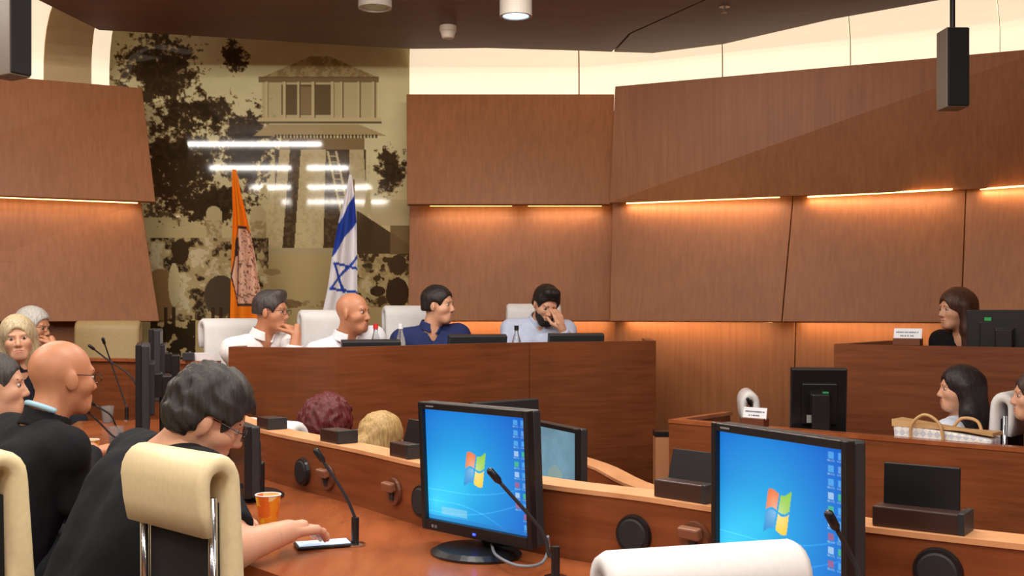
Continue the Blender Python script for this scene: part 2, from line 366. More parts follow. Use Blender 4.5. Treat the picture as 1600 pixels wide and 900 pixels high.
# ------------------------------------------------------------------ ceiling fittings
def luminaire(x, y, L, power, label):
    t = empty('linear_lamp', (x, y, ZC), label=label, cat='lamp', group='linear ceiling lamps above the seats')
    bm = nb(); box(bm, (0, 0, -.03), (L, .09, .06)); obj('housing', bm, M_black2, t)
    bm = nb(); box(bm, (0, 0, -.063), (L-.02, .07, .006)); obj('diffuser', bm, mat('lamp_diffuser', (250, 246, 238), .5, emit=(255, 244, 226), es=5), t)
    for sg in (-1, 1):
        ld = bpy.data.lights.new('lamp_light', 'AREA'); ld.shape = 'RECTANGLE'; ld.size = L-.02; ld.size_y = .05; ld.energy = power; ld.color = (1, .93, .84)
        lo = bpy.data.objects.new('lamp_light', ld); COL.objects.link(lo); lo.parent = t; lo.location = (0, sg*.03, -.085); lo.rotation_euler = (sg*math.radians(32), 0, 0)
for j, yy in enumerate((-1.0, 1.2, 3.4, 5.4)):
    for i, xx in enumerate((-3.0, 0.0, 3.0)):
        if i == 2 and j > 1: continue
        luminaire(xx, yy, 1.8, 25, 'slim linear ceiling lamp out of view above the seats')
def can(px, py, Y, r, h, lit, label):
    p = P(px, py, Y); t = empty('ceiling_spotlight', (p.x, p.y, p.z), label=label, cat='spotlight')
    bm = nb(); lathe(bm, [(r*.8, .012), (r*.82, 0), (r, 0), (r, h), (r*.6, h+.005)], 28); obj('housing', bm, mat('can_white', (196, 186, 176), .45), t, smooth=False)
    bm = nb(); lathe(bm, [(r*.78, .006), (r*.78, .012)], 24)
    obj('lens', bm, mat('spot_lens_lit', (220, 236, 250), .3, emit=(170, 220, 255), es=2.5) if lit else mat('spot_lens_off', (150, 140, 130), .2, metal=.8), t)
    bm = nb(); tube(bm, [(0, 0, h), (0, 0, ZC-p.z)], .012, 8); obj('stem', bm, M_black2, t)
can(806, 26, 6.55, .098, .2, True, 'large white cylinder ceiling spotlight with bluish lit lens')
can(586, 13, 6.75, .104, .2, False, 'white cylinder ceiling spotlight, unlit, left of the smoke detector')
p = P(700, 37, 7.35); t = empty('smoke_detector', (p.x, p.y, ZC), label='small white smoke detector on the dark ceiling between the spotlights', cat='smoke detector')
bm = nb(); lathe(bm, [(.03, -.085), (.04, -.08), (.052, -.04)], 20); obj('sensor', bm, mat('detector_white', (214, 200, 184), .5), t)
bm = nb(); lathe(bm, [(.052, -.04), (.058, -.035), (.058, 0)], 20); obj('base', bm, mat('detector_white', (214, 200, 184), .5), t)
x, y = CE(1132, 10); t = empty('sprinkler', (x, y, ZC), label='tiny brass fire sprinkler on the ceiling near the bright cove', cat='sprinkler')
bm = nb(); lathe(bm, [(.034, -.004), (.034, 0)], 16); obj('rosette', bm, M_chrome, t)
bm = nb(); tube(bm, [(0, 0, 0), (0, 0, -.035)], .008, 8); obj('nozzle', bm, M_chrome, t)
bm = nb(); lathe(bm, [(.02, -.04), (.02, -.036)], 12); obj('deflector', bm, M_chrome, t)
def speaker(px, pyt, pyb, Y, wd, dp, rz, label, tilt=0):
    a, b = P(px, pyt, Y), P(px, pyb, Y); h = a.z-b.z
    t = empty('hanging_speaker', b, rz, label=label, cat='loudspeaker'); t.rotation_euler = (tilt, 0, rz)
    bm = nb(); box(bm, (0, dp*.1, h/2), (wd, dp, h)); obj('cabinet', bm, mat('speaker_grey', (120, 108, 96), .5), t, bevel=.006)
    bm = nb(); box(bm, (0, -dp*.42, h/2), (wd*.94, .02, h*.97)); obj('grille', bm, mat('speaker_grille', (26, 25, 26), .8, noise=.3, nscale=400), t, bevel=.004)
    bm = nb(); tube(bm, [(0, -dp*.435, .05), (0, -dp*.45, .05)], .017, 14); obj('badge', bm, mat('badge_silver', (200, 200, 205), .3, metal=.7), t)
    bm = nb(); tube(bm, [(0, dp*.1, h), (0, dp*.1, h+max(.06, ZC-a.z))], .014, 8); obj('rod', bm, M_black, t)
speaker(1490, 46, 170, 5.6, .115, .13, math.radians(2), 'black column loudspeaker hanging by a rod near the right wall')
speaker(20, -60, 121, 5.2, .11, .15, math.radians(58), 'black column loudspeaker hanging at the left above the wood panel', 0)

# ------------------------------------------------------------------ flags
FLAGM = attr_mat('flag_cloth', .8, spec=.2)
def flag(name, label, pole_px, Y, top_py, left, right, fn, nx=60, ny=160, bottom=620):
    """cloth hanging in folds from a pole; left/right: outline columns as (row, col)"""
    zf = .2; pt = P(pole_px, top_py, Y)
    t = empty(name, (pt.x, Y, zf), label=label, cat='flag')
    ly, lx = zip(*left); ry, rx = zip(*right)
    def pos(u, v):
        py = top_py+v*(bottom-top_py); a = np.interp(py, ly, lx); b = np.interp(py, ry, rx); px = a+(b-a)*u
        yy = Y-.04+.035*np.sin(u*9+v*1.5)*np.clip(v*4, 0, 1)
        return (px-800)/F*Y-pt.x, yy-Y, CZ+(HZ-py)/F*Y-zf
    def col(u, v):
        py = top_py+v*(bottom-top_py); a = np.interp(py, ly, lx); b = np.interp(py, ry, rx); return fn(a+(b-a)*u, py)
    o = colgrid('cloth', col, pos, nx, ny, FLAGM, t); s = o.modifiers.new('thickness', 'SOLIDIFY'); s.thickness = .004
    o.data.polygons.foreach_set('use_smooth', [True]*len(o.data.polygons))
    bm = nb(); tube(bm, [(0, .015, 0), (0, .015, pt.z-zf-.03)], .013, 10); obj('pole', bm, mat('pole_wood', (150, 110, 60), .4), t)
    bm = nb(); lathe(bm, [(.16, 0), (.16, .02), (.04, .05), (.02, .12)], 24, (0, .015, 0)); obj('stand', bm, M_chrome, t)
def seg(x, y, a, b, wd):
    a = np.array(a, float); b = np.array(b, float); d = b-a; tt = np.clip(((x-a[0])*d[0]+(y-a[1])*d[1])/(d@d), 0, 1)
    return np.hypot(x-a[0]-tt*d[0], y-a[1]-tt*d[1]) < wd
def orange(x, y):
    c = np.tile(np.array([240., 128, 20]), (len(x), 1))
    L = np.interp(y, [358, 375, 405, 432, 445, 474], [377, 370, 368, 363, 366, 374]); R = np.interp(y, [358, 368, 390, 430, 478], [384, 394, 399, 406, 412])
    ins = (y > 358) & (y < 474) & (x > L) & (x < R); edge_ = (y > 355) & (y < 478) & (x > L-2) & (x < R+2)
    c[edge_] = (70, 48, 40); c[ins] = (226, 178, 152)
    n = fbm(x/6, y/5, 31); c[ins & (np.abs(n-.5) < .035) & (x > L+6)] = (120, 78, 66)
    c[ins & (x < 376) & (y > 372) & (y < 400) & (n < .62)] = (56, 46, 46); c[ins & (np.abs(y-462-1.5*np.sin(x/3)) < 1.2)] = (130, 84, 70)
    c[ins & (seg(x, y, (375, 400), (373, 466), 1.0))] = (90, 60, 50)
    return c
def israel(x, y):
    c = np.tile(np.array([236., 232, 236]), (len(x), 1)); B = (44, 72, 168)
    la = 308+(553-x)*1.83; lb = 349+(557-x)*1.43; c[(y > la) & (y < lb)] = B
    for a, b in (((523, 411), (559, 420)), ((523, 411), (539, 456)), ((517, 451), (559, 402)), ((517, 451), (559, 457))): c[seg(x, y, a, b, 2.1)] = B
    c[(y > 492) & (y < 530)] = B
    return c
flag('orange_flag', 'orange flag with a pale city crest hanging on a pole before the mural', 366, 8.25, 266, [(266, 364.5), (330, 366), (430, 362), (500, 360), (620, 358)], [(266, 371), (300, 377), (345, 388), (400, 400), (470, 411), (620, 420)], orange)
flag('israeli_flag', 'white and blue flag with a six-pointed star hanging before the mural', 551, 8.25, 274, [(274, 547), (300, 543), (345, 531), (400, 520), (450, 513), (490, 504), (620, 498)], [(274, 550.5), (305, 554), (350, 557.5), (420, 559), (620, 560)], israel)

# ------------------------------------------------------------------ raised dais with its long desk
ZD = 1.18
dais = empty('dais_desk', PX(560, 5.9)+(-.3,), label='long curved dark wood dais front before the four men', cat='desk')
def at(o): o.location = tuple(-Vector(o.parent.location)); return o
DP = curve2([PX(357, 5.98), PX(430, 5.88), PX(509, 5.85), PX(600, 6.05), PX(700, 6.4), PX(827, 6.78), PX(1025, 7.15)], 5)
DL, DR = DP[:26], DP[25:]
def strip_wall(path, t, z0, z1): return prism(nb(), list(path)+offset2(path, -t)[::-1], z0, z1)
at(obj('front_panel', strip_wall(DL, .05, -.3, ZD), M_dais, dais)); at(obj('front_panel', strip_wall([(DR[0][0]+.004, DR[0][1])]+DR[1:], .05, -.3, ZD), M_dais, dais))
at(obj('desk_top', prism(nb(), offset2(DP, -.05)+offset2(DP, -.42)[::-1], .965, .99), M_top, dais))
e = DP[-1]; at(obj('end_panel', prism(nb(), [(e[0]-.05, e[1]+.052), (e[0], e[1]+.03), (e[0]+.05, e[1]+.75), (e[0], e[1]+.76)], -.3, ZD), M_dais, dais))
e = DP[0]; at(obj('end_panel', prism(nb(), [(e[0], e[1]+.045), (e[0]+.05, e[1]+.045), (e[0]+.06, e[1]+.18), (e[0]+.01, e[1]+.18)], .2, ZD), M_dais, dais))
# lower desk running left from the dais
lext = empty('side_desk', PX(200, 6.7)+(-.3,), label='low wooden desk front left of the dais before the dim cream chair', cat='desk')
LP = [PX(128, 7.0), PX(200, 6.9), PX(328, 6.52)]; LQ = [PX(128, 7.0), PX(160, 6.95), PX(200, 6.9)]
at(obj('front_panel', strip_wall(LP, .05, -.3, 1.055), M_desk, lext)); at(obj('desk_top', prism(nb(), offset2(LQ, -.052)+offset2(LQ, -.26)[::-1], .9, .94), M_top, lext))
at(obj('top_edge', prism(nb(), offset2(LP, .015)+offset2(LP, -.09)[::-1], 1.055, 1.075), M_top, lext))
p = Z3(310, 6.6, 1.076); t = empty('card_stand', (p.x, p.y, 1.075), label='grey stand with a blank white sheet on the desk left of the dais', cat='stand')
bm = nb(); box(bm, (-.055, 0, .025), (.07, .06, .05)); obj('holder', bm, M_black2, t, bevel=.004)
bm = nb(); box(bm, (.045, 0, .025), (.13, .004, .05), Matrix.Rotation(.2, 4, 'X')); obj('sheet', bm, M_card, t)

# ------------------------------------------------------------------ curved councillor desk in the foreground
ZT, ZR = .74, .925
cd = empty('council_desk', (-.2, 2.6, 0), label='curved wooden council desk with raised front in the foreground', cat='desk')
at(obj('riser', strip_wall(RISER, .05, -.3, ZR-.012), M_desk, cd))
at(obj('top_edge', prism(nb(), offset2(RISER, .004)+offset2(RISER, -.1)[::-1], ZR-.012, ZR), M_cap, cd))
at(obj('desk_top', prism(nb(), offset2(RISER, .001)+[offset2(RISER, .62 if q[0] < .05 else max(.46, .62-(q[0]-.05)*.42))[k] for k, q in enumerate(RISER)][::-1], ZT-.035, ZT), M_top, cd))
at(obj('modesty_panel', strip_wall(offset2(RISER, .22), .03, 0, ZT-.035), M_desk, cd))
def riser_at(px, py=None, d=0.0):
    """point on the riser's face seen at column px (ray in plan), with tangent"""
    k = (px-800)/F
    for a, b in zip(RISER, RISER[1:]):
        fa, fb = a[0]-k*a[1], b[0]-k*b[1]
        if fa <= 0 <= fb:
            s = -fa/(fb-fa); p = Vector((a[0]+(b[0]-a[0])*s, a[1]+(b[1]-a[1])*s)); tg = (Vector(b)-Vector(a)).normalized(); break
    n = Vector((tg.y, -tg.x)); return p, tg, n          # n points to the seats
def on_riser(px, py):
    p, tg, n = riser_at(px); z = CZ+(HZ-py)/F*p.y; rz = math.atan2(tg.y, tg.x)
    return Vector((p.x+n.x*.002, p.y+n.y*.002, z)), rz
i = 0
for px, py, lab in ((475, 737, 'beside the bent microphone'), (992, 835, 'between the two lit monitors'), (1466, 893, 'at the right end, cut by the frame'), (662, 783, 'half hidden behind the first lit monitor')):
    p, rz = on_riser(px, py); t = empty('desk_loudspeaker', p, rz, label='round black speaker grille in the desk riser '+lab, cat='speaker', group='round grilles in the desk riser')
    bm = nb(); tube(bm, [(0, -.001, 0), (0, -.012, 0)], [.05, .047], 28); obj('rim', bm, M_black, t)
    bm = nb(); tube(bm, [(0, -.012, 0), (0, -.016, 0)], [.04, .036], 28); obj('grille', bm, mat('grille_black', (34, 34, 38), .7, noise=.4, nscale=500), t)
for px, py, lab in ((514, 746, 'right of the round grille behind the bent microphone'), (618, 768, 'left of the first lit monitor'), (1088, 842, 'left of the second lit monitor'), (402, 722, 'near the dark haired man\'s face')):
    p, rz = on_riser(px, py); t = empty('desk_socket', p, rz, label='brown flap socket in the desk riser '+lab, cat='socket', group='brown sockets in the desk riser')
    bm = nb(); tube(bm, [(0, -.001, 0), (0, -.010, 0)], [.043, .041], 24); obj('plate', bm, mat('socket_brown', (110, 66, 46), .4), t)
    bm = nb(); box(bm, (0, -.018, .022), (.06, .022, .028), Matrix.Rotation(.25, 4, 'X')); obj('flap', bm, mat('socket_flap', (134, 88, 66), .35), t, bevel=.005)
    bm = nb(); box(bm, (0, -.012, -.012), (.022, .006, .026)); obj('outlet', bm, M_black2, t)
def card_holder(px, lab, plate=True, wd=.15, z=ZR, base=None, rz=None, tilt=.28, ht=.075):
    if base is None: p, tg, n = riser_at(px); base = (p.x-n.x*.05, p.y-n.y*.05, z); rz = math.atan2(tg.y, tg.x)
    t = empty('name_holder', base, rz, label=lab, cat='name holder', group='black name holders on the desk edges')
    bm = nb(); box(bm, (0, 0, .0215), (wd, .075, .043)); obj('block', bm, mat('holder_brown', (58, 36, 30), .35), t, bevel=.003)
    bm = nb(); box(bm, (wd/2-.006, 0, .0225), (.014, .078, .045)); obj('end_cap', bm, M_black2, t, bevel=.002)
    if plate:
        bm = nb(); box(bm, (0, 0, ht/2), (wd*.84, .008, ht), Matrix.Translation((-.005, .012, .04)) @ Matrix.Rotation(-tilt, 4, 'X')); obj('plate', bm, M_black, t, bevel=.002)
card_holder(509, 'dark name holder block without plate on the riser before the white chairs', False, .13)
card_holder(617, 'dark name holder with tilted plate before the blonde hair', True, .12)
card_holder(1056, 'dark name holder with black plate left of the second lit monitor', True, .155)
card_holder(1430, 'dark name holder with upright plate right of the second lit monitor', True, .185, tilt=.05, ht=.09)
card_holder(405, 'dark name holder block behind the dark haired man\'s forehead', False, .12)

# ------------------------------------------------------------------ inner, lower desk row and clerks' enclosure
ZI = -.3
IR = curve2([(-.35, 6.3), (.1, 5.75), (.356, 5.17), (.525, 4.46), (.95, 3.7), (1.7, 3.15), (2.6, 2.8)], 5)
ind = empty('inner_desk', (.3, 4.8, ZI), label='lower inner desk row with pale edge behind the grey screen', cat='desk')
at(obj('riser', strip_wall(IR, .05, ZI, .638), M_desk, ind)); at(obj('top_edge', prism(nb(), offset2(IR, .004)+offset2(IR, -.1)[::-1], .638, .65), M_cap, ind))
at(obj('desk_top', prism(nb(), offset2(IR, .001)+offset2(IR, .55)[::-1], .405, .44), M_top, ind)); at(obj('modesty_panel', strip_wall(offset2(IR, .3), .03, ZI, .405), M_desk, ind))
A, B = Vector(PX(1045, 6.05)), Vector((2.25, 4.78)); d = (B-A).normalized(); nn = Vector((-d.y, d.x)); B2 = A+d*3.2
en = empty('clerk_desk', (A.x, A.y, ZI), label='wooden enclosure desk holding the black monitor back and handbag', cat='desk')
mid = A+d*.98
for a, b in ((A, mid), (mid+d*.003, B2)):
    at(obj('front_panel', prism(nb(), [a, b, b+nn*.05, a+nn*.05], ZI, .755), M_desk, en))
at(obj('top_edge', prism(nb(), [A-nn*.004, B2-nn*.004, B2+nn*.07, A+nn*.07], .755, .775), M_top, en))
A3 = A+nn*.05; C3 = Vector(PX(1128, 6.5)); m3 = Vector((.05, 0))
at(obj('side_panel', prism(nb(), [A3, A3+m3, C3+m3, C3], ZI, .755), M_desk, en)); at(obj('top_edge', prism(nb(), [A3, A3+m3*1.3, C3+m3*1.3, C3], .755, .775), M_top, en))
at(obj('desk_top', prism(nb(), [A+nn*.05+d*.06, A+nn*.05+d*1.75, A+nn*.25+d*1.75, A+nn*.25+d*.95, A+nn*.36+d*.85, A+nn*.36+d*.2], .42, .45), M_top, en))
# raised clerk block at the right
ra, rb = Vector(PX(1303, 6.3)), Vector((2.68, 5.7)); rd = (rb-ra).normalized(); rn = Vector((-rd.y, rd.x)); rb2 = ra+rd*2.2
rk = empty('raised_desk', (ra.x, ra.y, ZI), label='raised dark wood desk front before the woman in black', cat='desk')
at(obj('front_panel', prism(nb(), [ra, rb2, rb2+rn*.05, ra+rn*.05], ZI, 1.185), M_dais, rk)); at(obj('side_panel', prism(nb(), [ra+rn*.052, ra+rn*.052+rd*.05, ra+rd*.05+rn*.95, ra+rn*.95], ZI, 1.185), M_dais, rk))
at(obj('desk_top', prism(nb(), [ra+rn*.052+rd*.052, rb2+rn*.052, rb2+rn*.5, ra+rn*.5+rd*.052], .96, 1.0), M_top, rk))
bm = nb(); prism(bm, [ra+rn*.96, rb2+rn*.06, rb2+rn*1.2, ra+rn*1.2], ZI, .25)
tag(obj('floor_step', prism(nb(), [ra+rn*.06+rd*.06, rb2+rn*.06, rb2+rn*.95, ra+rn*.95+rd*.06], ZI, .25), M_floor), kind='structure'); bm.free()
p = P(1034, 690, 6.6); t = empty('cable_box', (p.x, p.y, ZI), label='small light wood pedestal with black top right of the dais end', cat='pedestal')
bm = nb(); box(bm, (0, 0, (.62-ZI)/2), (.09, .12, .62-ZI)); obj('body', bm, mat('pedestal_wood', (190, 130, 90), .4), t)
bm = nb(); box(bm, (0, 0, .62-ZI+.015), (.095, .125, .03)); obj('lid', bm, M_black, t)

# ------------------------------------------------------------------ monitors
def w7(u, v):
    x, y = u*1.25, v
    r = np.hypot(x-.45, y-.62)
    g = np.clip(1-r/1.0, 0, 1)[:, None]
    c = np.array([10., 92, 200])*(1-g)+np.array([40, 190, 240])*g
    c += (np.clip(1-np.hypot(x-.1, (y-.85))/.55, 0, 1)**1.5)[:, None]*np.array([40., 70, 40])
    for s in range(3):
        yy = .93-.10*s-.35*np.maximum(x-.2-.1*s, 0)**2*(-1 if s == 1 else .6); c[np.abs(y-yy) < .004] += 26
    # four coloured wavy panes
    cx, cy = .615, .50; dx = x-cx; dy = y-cy-.022*np.sin(dx*26)+dx*.10; sx = dx+dy*.20
    for a, b, col in ((-1, -1, (236, 112, 56)), (1, -1, (140, 200, 60)), (-1, 1, (40, 140, 214)), (1, 1, (250, 206, 60))):
        u0, v0 = sx*a, dy*b; m = (u0 > .008) & (u0 < .118) & (v0 > .009) & (v0 < .135)
        sh = np.clip(1-np.hypot(u0-.02, v0-.02)/.16, 0, 1)[:, None]
        col = np.array(col, float); cc = col+(255-col)*sh*.45; c[m] = cc[m]
    rnd = np.random.RandomState(4)
    for k in range(11):
        for j, X in enumerate((.895, .965)):
            if k > 8 and j == 0: continue
            Y = .05+k*.088; m = (np.abs(u-X) < .020) & (np.abs(v-Y) < .022)
            col = [(90, 210, 120), (230, 235, 245), (110, 190, 240), (150, 220, 250), (220, 90, 110), (140, 180, 230)][rnd.randint(6)] if k not in (0, 2) else (110, 190, 245)
            c[m] = c[m]*.35+np.array(col)*.65
            m2 = (np.abs(u-X) < .026) & (np.abs(v-Y-.036) < .006) & (np.sin(u*700) > -.3); c[m2] = c[m2]*.5+110
    m = (u > .14) & (u < .40) & (v > .875) & (v < .945); c[m] = c[m]*.45+np.array([170, 215, 235])*.55
    m = v > .965; c[m] = c[m]*.5+np.array([40, 120, 190])*.5
    return c
def grey_screen(u, v):
    c = np.tile(np.array([112., 150, 168]), (len(u), 1)); n = fbm(u*3, v*3, 2)[:, None]; c = c*(.85+.3*n)
    m = (((u-.5)/.18)**2+((v-.72)/.22)**2 < 1); c[m] = c[m]*.7+np.array([190, 180, 120])*.3
    return c
def off_screen(u, v): return np.tile(np.array([12., 13, 15]), (len(u), 1))
SCR = attr_mat('lit_screen', .3, emit=.85, spec=.2); SCRG = attr_mat('grey_lit_screen', .3, emit=.75, spec=.2); SCRO = mat('dark_screen', (14, 14, 16), .2)
def monitor(c, rz, table_z, label, group=None, fn=None, sm=None, W=.376, H=.301, lean=0., column=False, base=True, logo=False, nx=200, ny=160, cap=None, boff=.05):
    """screen centre c (world); local -Y is the screen side"""
    table_z += .001; t = empty('computer_monitor', (c[0], c[1], table_z), rz, label=label, cat='monitor', group=group); zc = c[2]-table_z
    R = Matrix.Translation((0, 0, zc)) @ Matrix.Rotation(lean, 4, 'X')
    ox, ot, ob = W/2+.016, H/2+.018, H/2+.030
    bm = nb()
    for cx, cz, sx, sz in ((-(W/2+.008), -.006, .016, H+.048), (W/2+.008, -.006, .016, H+.048), (0, H/2+.009, W, .018), (0, -(H/2+.015), W, .030)): box(bm, (cx, -.004, cz), (sx, .022, sz), R)
    obj('bezel', bm, M_black, t, bevel=.002)
    bm = nb(); box(bm, (0, .022, -.006), (2*ox-.002, .032, ot+ob-.002), R); box(bm, (0, .045, -.01), (W*.7, .024, H*.7), R); sh = obj('back_shell', bm, M_black2 if cap is None else M_black, t, bevel=.006)
    def pos(u, v):
        x = (u-.5)*W; z = (.5-v)*H; q = np.stack([x, np.full_like(x, -.002), z, np.ones_like(x)], 1) @ np.array(R).T; return q[:, 0], q[:, 1], q[:, 2]
    if fn: colgrid('screen', fn, pos, nx, ny, sm, t)
    else:
        bm = nb(); box(bm, (0, .002, 0), (W, .006, H), R); obj('screen', bm, SCRO, t)
    bm = nb(); box(bm, (0, .10, (zc+.04)/2+.004), (.09, .05, zc+.034)) if column else box(bm, (0, .072, (zc-.03)/2+.008), (.085, .03, zc-.03))
    obj('neck', bm, M_black, t, bevel=.008)
    bm = nb(); box(bm, (0, .062, 0), (.1, .05, .1), R) if column else box(bm, (0, .058, -.05), (.1, .03, .1), R); obj('mount', bm, M_black, t, bevel=.006)
    bm = nb(); lathe(bm, [(.128, 0), (.130, .006), (.11, .016), (.03, .02)], 36)
    for v_ in bm.verts: v_.co.y = v_.co.y*.85+boff
    obj('base', bm, M_black, t)
    if logo:
        bm = nb(); box(bm, (.0, -.0155, -(H/2+.018)), (.010, .002, .006), R); obj('power_light', bm, mat('blue_led', (40, 60, 255), .4, emit=(40, 60, 255), es=4), t)
        for k, sx in enumerate((-.160, -.150, -.145)):
            bm = nb(); box(bm, (sx, -.0155, -(H/2+.017)), (.007 if k == 0 else .003, .001, .008), R); obj('maker_mark', bm, mat('mark_grey', (130, 130, 135), .4), t)
        bm = nb(); box(bm, (-.155, -.0155, H/2+.009), (.03, .001, .004), R); obj('model_mark', bm, mat('mark_grey', (130, 130, 135), .4), t)
    return t
m1 = monitor((-.0946, 2.855, .962), -.757, ZT, 'lit blue desktop monitor with its base in view, centre of photo', 'lit monitors on the council desk', w7, SCR, lean=.05, logo=True, boff=.0)
m2 = monitor((.552, 2.25, .963), -1.08, ZT, 'lit blue desktop monitor rising behind the nearest white chair', 'lit monitors on the council desk', w7, SCR, lean=.0, logo=True, boff=-.03)
p = P(868, 722, 4.5); monitor((p.x, p.y, .74), -1.12, .44, 'grey lit monitor seen at an angle right of the first blue monitor', None, grey_screen, SCRG, column=True, nx=60, ny=50)
p = P(786, 640, 5.35); monitor((p.x, p.y, .77), math.radians(-140), .44, 'black monitor peeking above the first blue monitor', 'monitors with their backs to the camera')
p = P(219, 603, 4.45); monitor((p.x, p.y, 1.075), math.radians(-72), ZT, 'edge-on dark monitor nearest the bald man', 'edge-on monitors on the left desk', column=True)
p = P(240, 566, 5.4); monitor((p.x, p.y, 1.12), math.radians(-74), ZT, 'edge-on dark monitor farther back on the left desk', 'edge-on monitors on the left desk', column=True)
p = P(370, 716, 3.72); monitor((p.x, p.y, .885), math.radians(-62), ZT, 'dark monitor half hidden behind the dark haired man\'s face', 'edge-on monitors on the left desk', W=.30, H=.19)
p = P(1278, 622, 5.66); mk = monitor((p.x, p.y, .912), math.radians(172), .45, 'black monitor seen from behind with green sticker on the clerk desk', None, column=True, cap=1, W=.25, H=.31, lean=-.12, boff=-.03)
for nm, c, s, mm in (('sticker', (.03, .064, .50), (.03, .003, .022), mat('green_sticker', (40, 170, 90), .6)), ('barcode_label', (.0, .064, .42), (.045, .003, .014), M_card), ('rating_label', (-.04, .064, .37), (.05, .003, .04), mat('label_grey', (150, 150, 150), .5))):
    bm = nb(); box(bm, (-c[0], c[1], c[2]), s); obj(nm, bm, mm, mk)
p = P(1572, 520, 6.12); mk = monitor((p.x, p.y, 1.235), math.radians(150), 1.0, 'black monitor back with green sticker beside the woman in black', None, column=True, cap=1, H=.26)
bm = nb(); box(bm, (.09, .042, .33), (.035, .003, .02)); obj('sticker', bm, MATS['green_sticker'], mk)
for px, py, Y, lab in ((579, 545, 6.27, 'low monitor top before the bald man in white'), (745, 540, 6.79, 'low monitor top before the man in navy'), (899, 535, 7.16, 'low monitor top right of the dark bottle')):
    p = P(px, py, Y); monitor((p.x, p.y, 1.143 if px > 600 else 1.125), math.radians(196 if px < 800 else 190), .99, 'black '+lab, 'monitors along the dais', W=.31 if px < 600 else .34, H=.14, lean=-.2, boff=.0)

# ------------------------------------------------------------------ microphones, cups, bottles, small things
def mic(pts, label, base=True, r=.0045, table=ZT):
    pts = [Vector(p) for p in pts]; o = Vector((pts[0].x, pts[0].y, table+.001)); t = empty('gooseneck_microphone', o, label=label, cat='microphone', group='gooseneck microphones')
    loc = [p-o for p in pts]; c = curve3([Vector((0, 0, .07))]+loc[1:], 8)
    bm = nb(); lathe(bm, [(.028, 0), (.028, .004), (.012, .006)], 20); obj('flange', bm, M_chrome, t)
    bm = nb(); tube(bm, [(0, 0, .004), (0, 0, .075)], .0105, 12); obj('stem', bm, M_black, t)
    bm = nb(); tube(bm, c, r, 8); obj('gooseneck', bm, M_black2, t, smooth=True)
    d = (c[-1]-c[-2]).normalized(); bm = nb(); tube(bm, [c[-1]-d*.01, c[-1]+d*.0, c[-1]+d*.03, c[-1]+d*.036], [r, .009, .009, .005], 10); obj('capsule', bm, M_black, t, smooth=True)
mic([P(555, 852, 2.965), P(553, 805, 2.965), P(538, 772, 2.95), P(503, 718, 2.92)], 'bent gooseneck microphone standing on the desk by the phone')
q = Z3(868, 2.60, ZT); mic([q, P(858, 868, 2.60), P(845, 828, 2.60), P(778, 750, 2.56)], 'gooseneck microphone crossing the first blue screen')
q = Z3(1352, 2.0, ZT); mic([q, P(1345, 905, 2.0), P(1328, 865, 2.0), P(1305, 822, 1.98)], 'gooseneck microphone crossing the second blue screen')
mic([P(198, 650, 6.33), P(193, 623, 6.33), P(172, 562, 6.3), P(163, 536, 6.25)], 'tall gooseneck microphone before the dim cream chair')
mic([P(222, 640, 6.1), P(208, 593, 6.1), P(168, 562, 6.05), P(146, 545, 6.0)], 'gooseneck microphone reaching left behind the edge-on monitor')
mic([P(190, 700, 5.0), P(178, 682, 5.0), P(155, 660, 4.95), P(138, 645, 4.9)], 'low gooseneck microphone nearest the bald man\'s hand')
mic([P(186, 692, 5.2), P(182, 668, 5.2), P(172, 648, 5.15), P(146, 632, 5.1)], 'curved gooseneck microphone beside the clear cup')
p = P(1340, 790, 3.33); mic([(p.x, p.y, .44), (p.x, p.y, .56), (p.x, p.y-.01, .68), (p.x-.005, p.y-.03, .80)], 'thin dark microphone right of the second blue screen', table=.44)
p = P(1180, 640, 6.0); mic([(p.x+.03, p.y, .45), (p.x+.03, p.y, .6), (p.x, p.y-.02, .78), (p.x-.04, p.y-.04, .87)], 'dark microphone in front of the white headrest by the name card', table=.45)
def paper_cup(px, py, Y, label, h=.092, r0=.026, r1=.037):
    p = P(px, py, Y); t = empty('paper_cup', (p.x, p.y, ZT+.001), label=label, cat='cup')
    m = MATS.get('cup_print')
    if m is None:
        m = mat('cup_print', (240, 160, 40), .5); nt = m.node_tree; v = nt.nodes.new('ShaderNodeTexVoronoi'); v.distance = 'CHEBYCHEV'; v.inputs['Scale'].default_value = 34
        tc = nt.nodes.new('ShaderNodeTexCoord'); r = nt.nodes.new('ShaderNodeValToRGB'); r.color_ramp.interpolation = 'CONSTANT'
        for k, (ps, c) in enumerate(((0, (244, 150, 30)), (.35, (250, 196, 40)), (.6, (240, 120, 40)), (.8, (250, 220, 150)))):
            e_ = r.color_ramp.elements[k] if k < 2 else r.color_ramp.elements.new(ps); e_.position = ps; e_.color = lc(c)
        sp = nt.nodes.new('ShaderNodeSeparateColor'); L = nt.links.new
        L(tc.outputs['Object'], v.inputs['Vector']); L(v.outputs['Color'], sp.inputs['Color']); L(sp.outputs[0], r.inputs['Fac']); L(r.outputs['Color'], nt.nodes['Principled BSDF'].inputs['Base Color'])
    bm = nb(); lathe(bm, [(r0, 0), (r1, h), (r1-.002, h), (r0, .01)], 28); obj('wall', bm, m, t, smooth=False)
    bm = nb(); tube(bm, [(r1*math.cos(a), r1*math.sin(a), h) for a in np.linspace(0, 2*math.pi, 29)], .0022, 6); obj('rim', bm, M_card, t, smooth=True)
paper_cup(419, 822, 3.23, 'orange and yellow patterned paper cup on the desk before the dark haired man')
paper_cup(141, 690, 4.6, 'orange paper cup with white rim by the bald man\'s hand')
